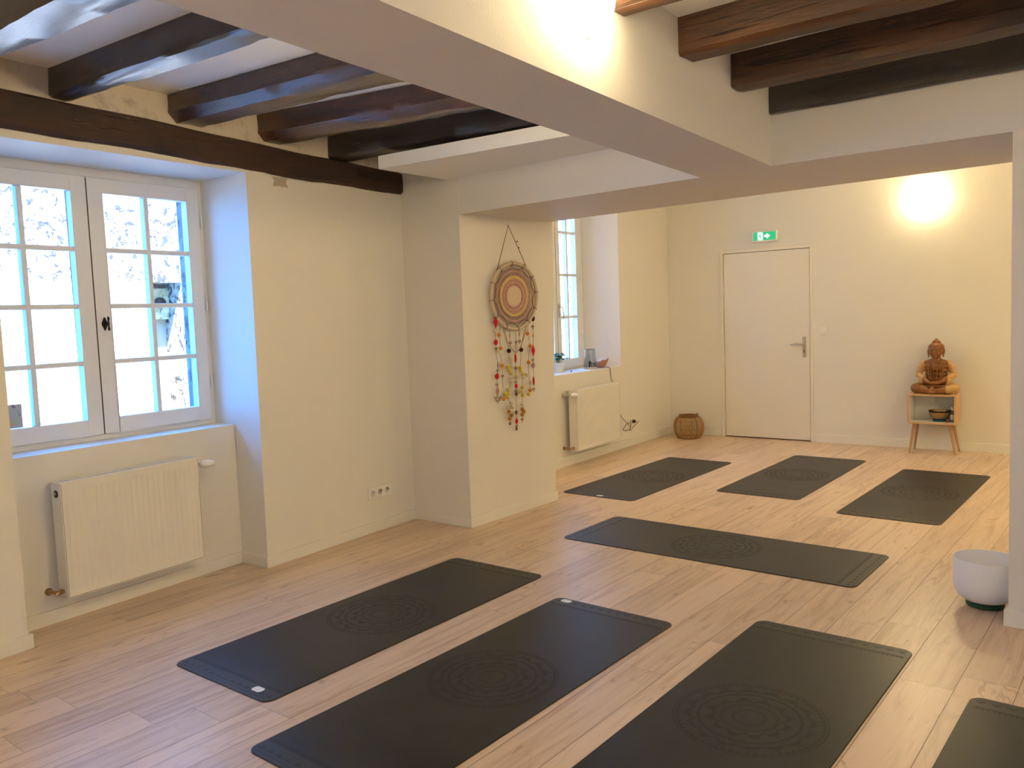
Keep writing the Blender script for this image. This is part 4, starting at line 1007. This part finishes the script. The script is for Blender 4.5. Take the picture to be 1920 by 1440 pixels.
    for y, z in [(4.713, .893), (4.713, .757)]: ball(y, z, .0150, brn, 'felt_disc', .5)
    ball(4.906, 1.088, .020, mv, 'felt_disc', .5); ball(4.713, 1.082, .013, mv)
    for y, z in [(4.659, 1.32), (4.761, 1.325), (4.912, 1.309)]: MB().ball(P(y, z), (.005, .009, .020), 10, 8).build('shell_bead', shl, root, True)
    for y, z in [(4.714, 1.153), (4.913, .971)]: MB().ball(P(y, z), (.007, .009, .034), 10, 8).build('felt_drop', red, root, True)
    for y, z in [(4.642, .683), (4.713, .635)]: MB().tube([P(y+.009*math.cos(a), z+.009*math.sin(a)) for a in [2*PI*i/16 for i in range(16)]], .003, 6, closed=True).build('metal_ring', M_iron, root, True)
    # strands
    strands = [[(4.520, 1.465), (4.515, 1.42), (4.507, 1.358), (4.514, 1.278), (4.512, 1.20), (4.524, 1.15), (4.524, 1.083), (4.514, 1.037), (4.514, .983), (4.515, .932), (4.517, .878)],
               [(4.567, 1.415), (4.560, 1.38), (4.548, 1.329), (4.556, 1.28), (4.558, 1.233), (4.552, 1.205), (4.565, 1.16), (4.568, 1.111), (4.574, 1.06), (4.572, 1.0), (4.578, .95)],
               [(4.60, 1.395), (4.640, 1.25), (4.644, 1.211), (4.650, 1.17), (4.668, 1.131), (4.66, 1.08), (4.658, 1.0), (4.64, .93), (4.625, .88), (4.65, .82), (4.635, .76), (4.642, .69)],
               [(4.714, 1.365), (4.724, 1.30), (4.724, 1.24), (4.714, 1.195), (4.714, 1.15), (4.713, 1.08), (4.714, 1.017), (4.713, .951), (4.713, .893), (4.714, .82), (4.713, .757), (4.713, .693), (4.713, .645)],
               [(4.83, 1.40), (4.79, 1.27), (4.772, 1.212), (4.776, 1.16), (4.76, 1.082), (4.788, 1.03), (4.785, .98), (4.778, .92), (4.782, .87), (4.784, .808), (4.78, .76), (4.777, .70)],
               [(4.865, 1.42), (4.85, 1.36), (4.847, 1.327), (4.865, 1.28), (4.878, 1.234), (4.862, 1.18), (4.856, 1.115), (4.855, 1.06), (4.868, .99), (4.874, .906), (4.856, .87)],
               [(4.895, 1.455), (4.909, 1.436), (4.910, 1.38), (4.912, 1.309), (4.908, 1.24), (4.907, 1.15), (4.906, 1.088), (4.912, 1.03), (4.913, .971), (4.912, .91)],
               [(4.659, 1.375), (4.659, 1.32), (4.66, 1.268)], [(4.761, 1.38), (4.761, 1.325), (4.762, 1.275)]]
    for s in strands: MB().tube([P(y, z, .030) for y, z in s], .0013, 5).build('strand', cord, root, True)
    MB().tube(smooth_path([P(y, z, .033) for y, z in [(4.587, 1.385), (4.606, 1.319), (4.633, 1.258), (4.658, 1.233), (4.702, 1.202), (4.714, 1.190), (4.735, 1.203), (4.762, 1.225), (4.784, 1.26), (4.809, 1.31), (4.841, 1.395)]], 4), .0032, 6).build('beaded_chain', tan, root, True)
    mb = MB(); rnd = random.Random(2)
    for y, z in [(4.524, 1.083), (4.514, .983), (4.541, .888), (4.495, .893), (4.517, .868), (4.904, 1.382), (4.905, 1.135), (4.912, .915), (4.777, .704), (4.66, 1.273), (4.762, 1.28), (4.514, 1.37), (4.514, 1.24), (4.713, .985), (4.713, .92), (4.713, .66), (4.724, 1.275), (4.574, 1.04)]:
        for q in (-.011, 0, .011):
            for j in range(3 if q == 0 else 2): mb.ball(P(y+q+rnd.uniform(-.002, .002), z-.009*j-(.004 if q == 0 else 0)), (.0035, .0032, .0045), 6, 5)
    mb.build('small_beads', brn, root, True)['kind'] = 'stuff'
dream_catcher()

for o in bpy.data.objects:
    if '_o' in o: del o['_o']
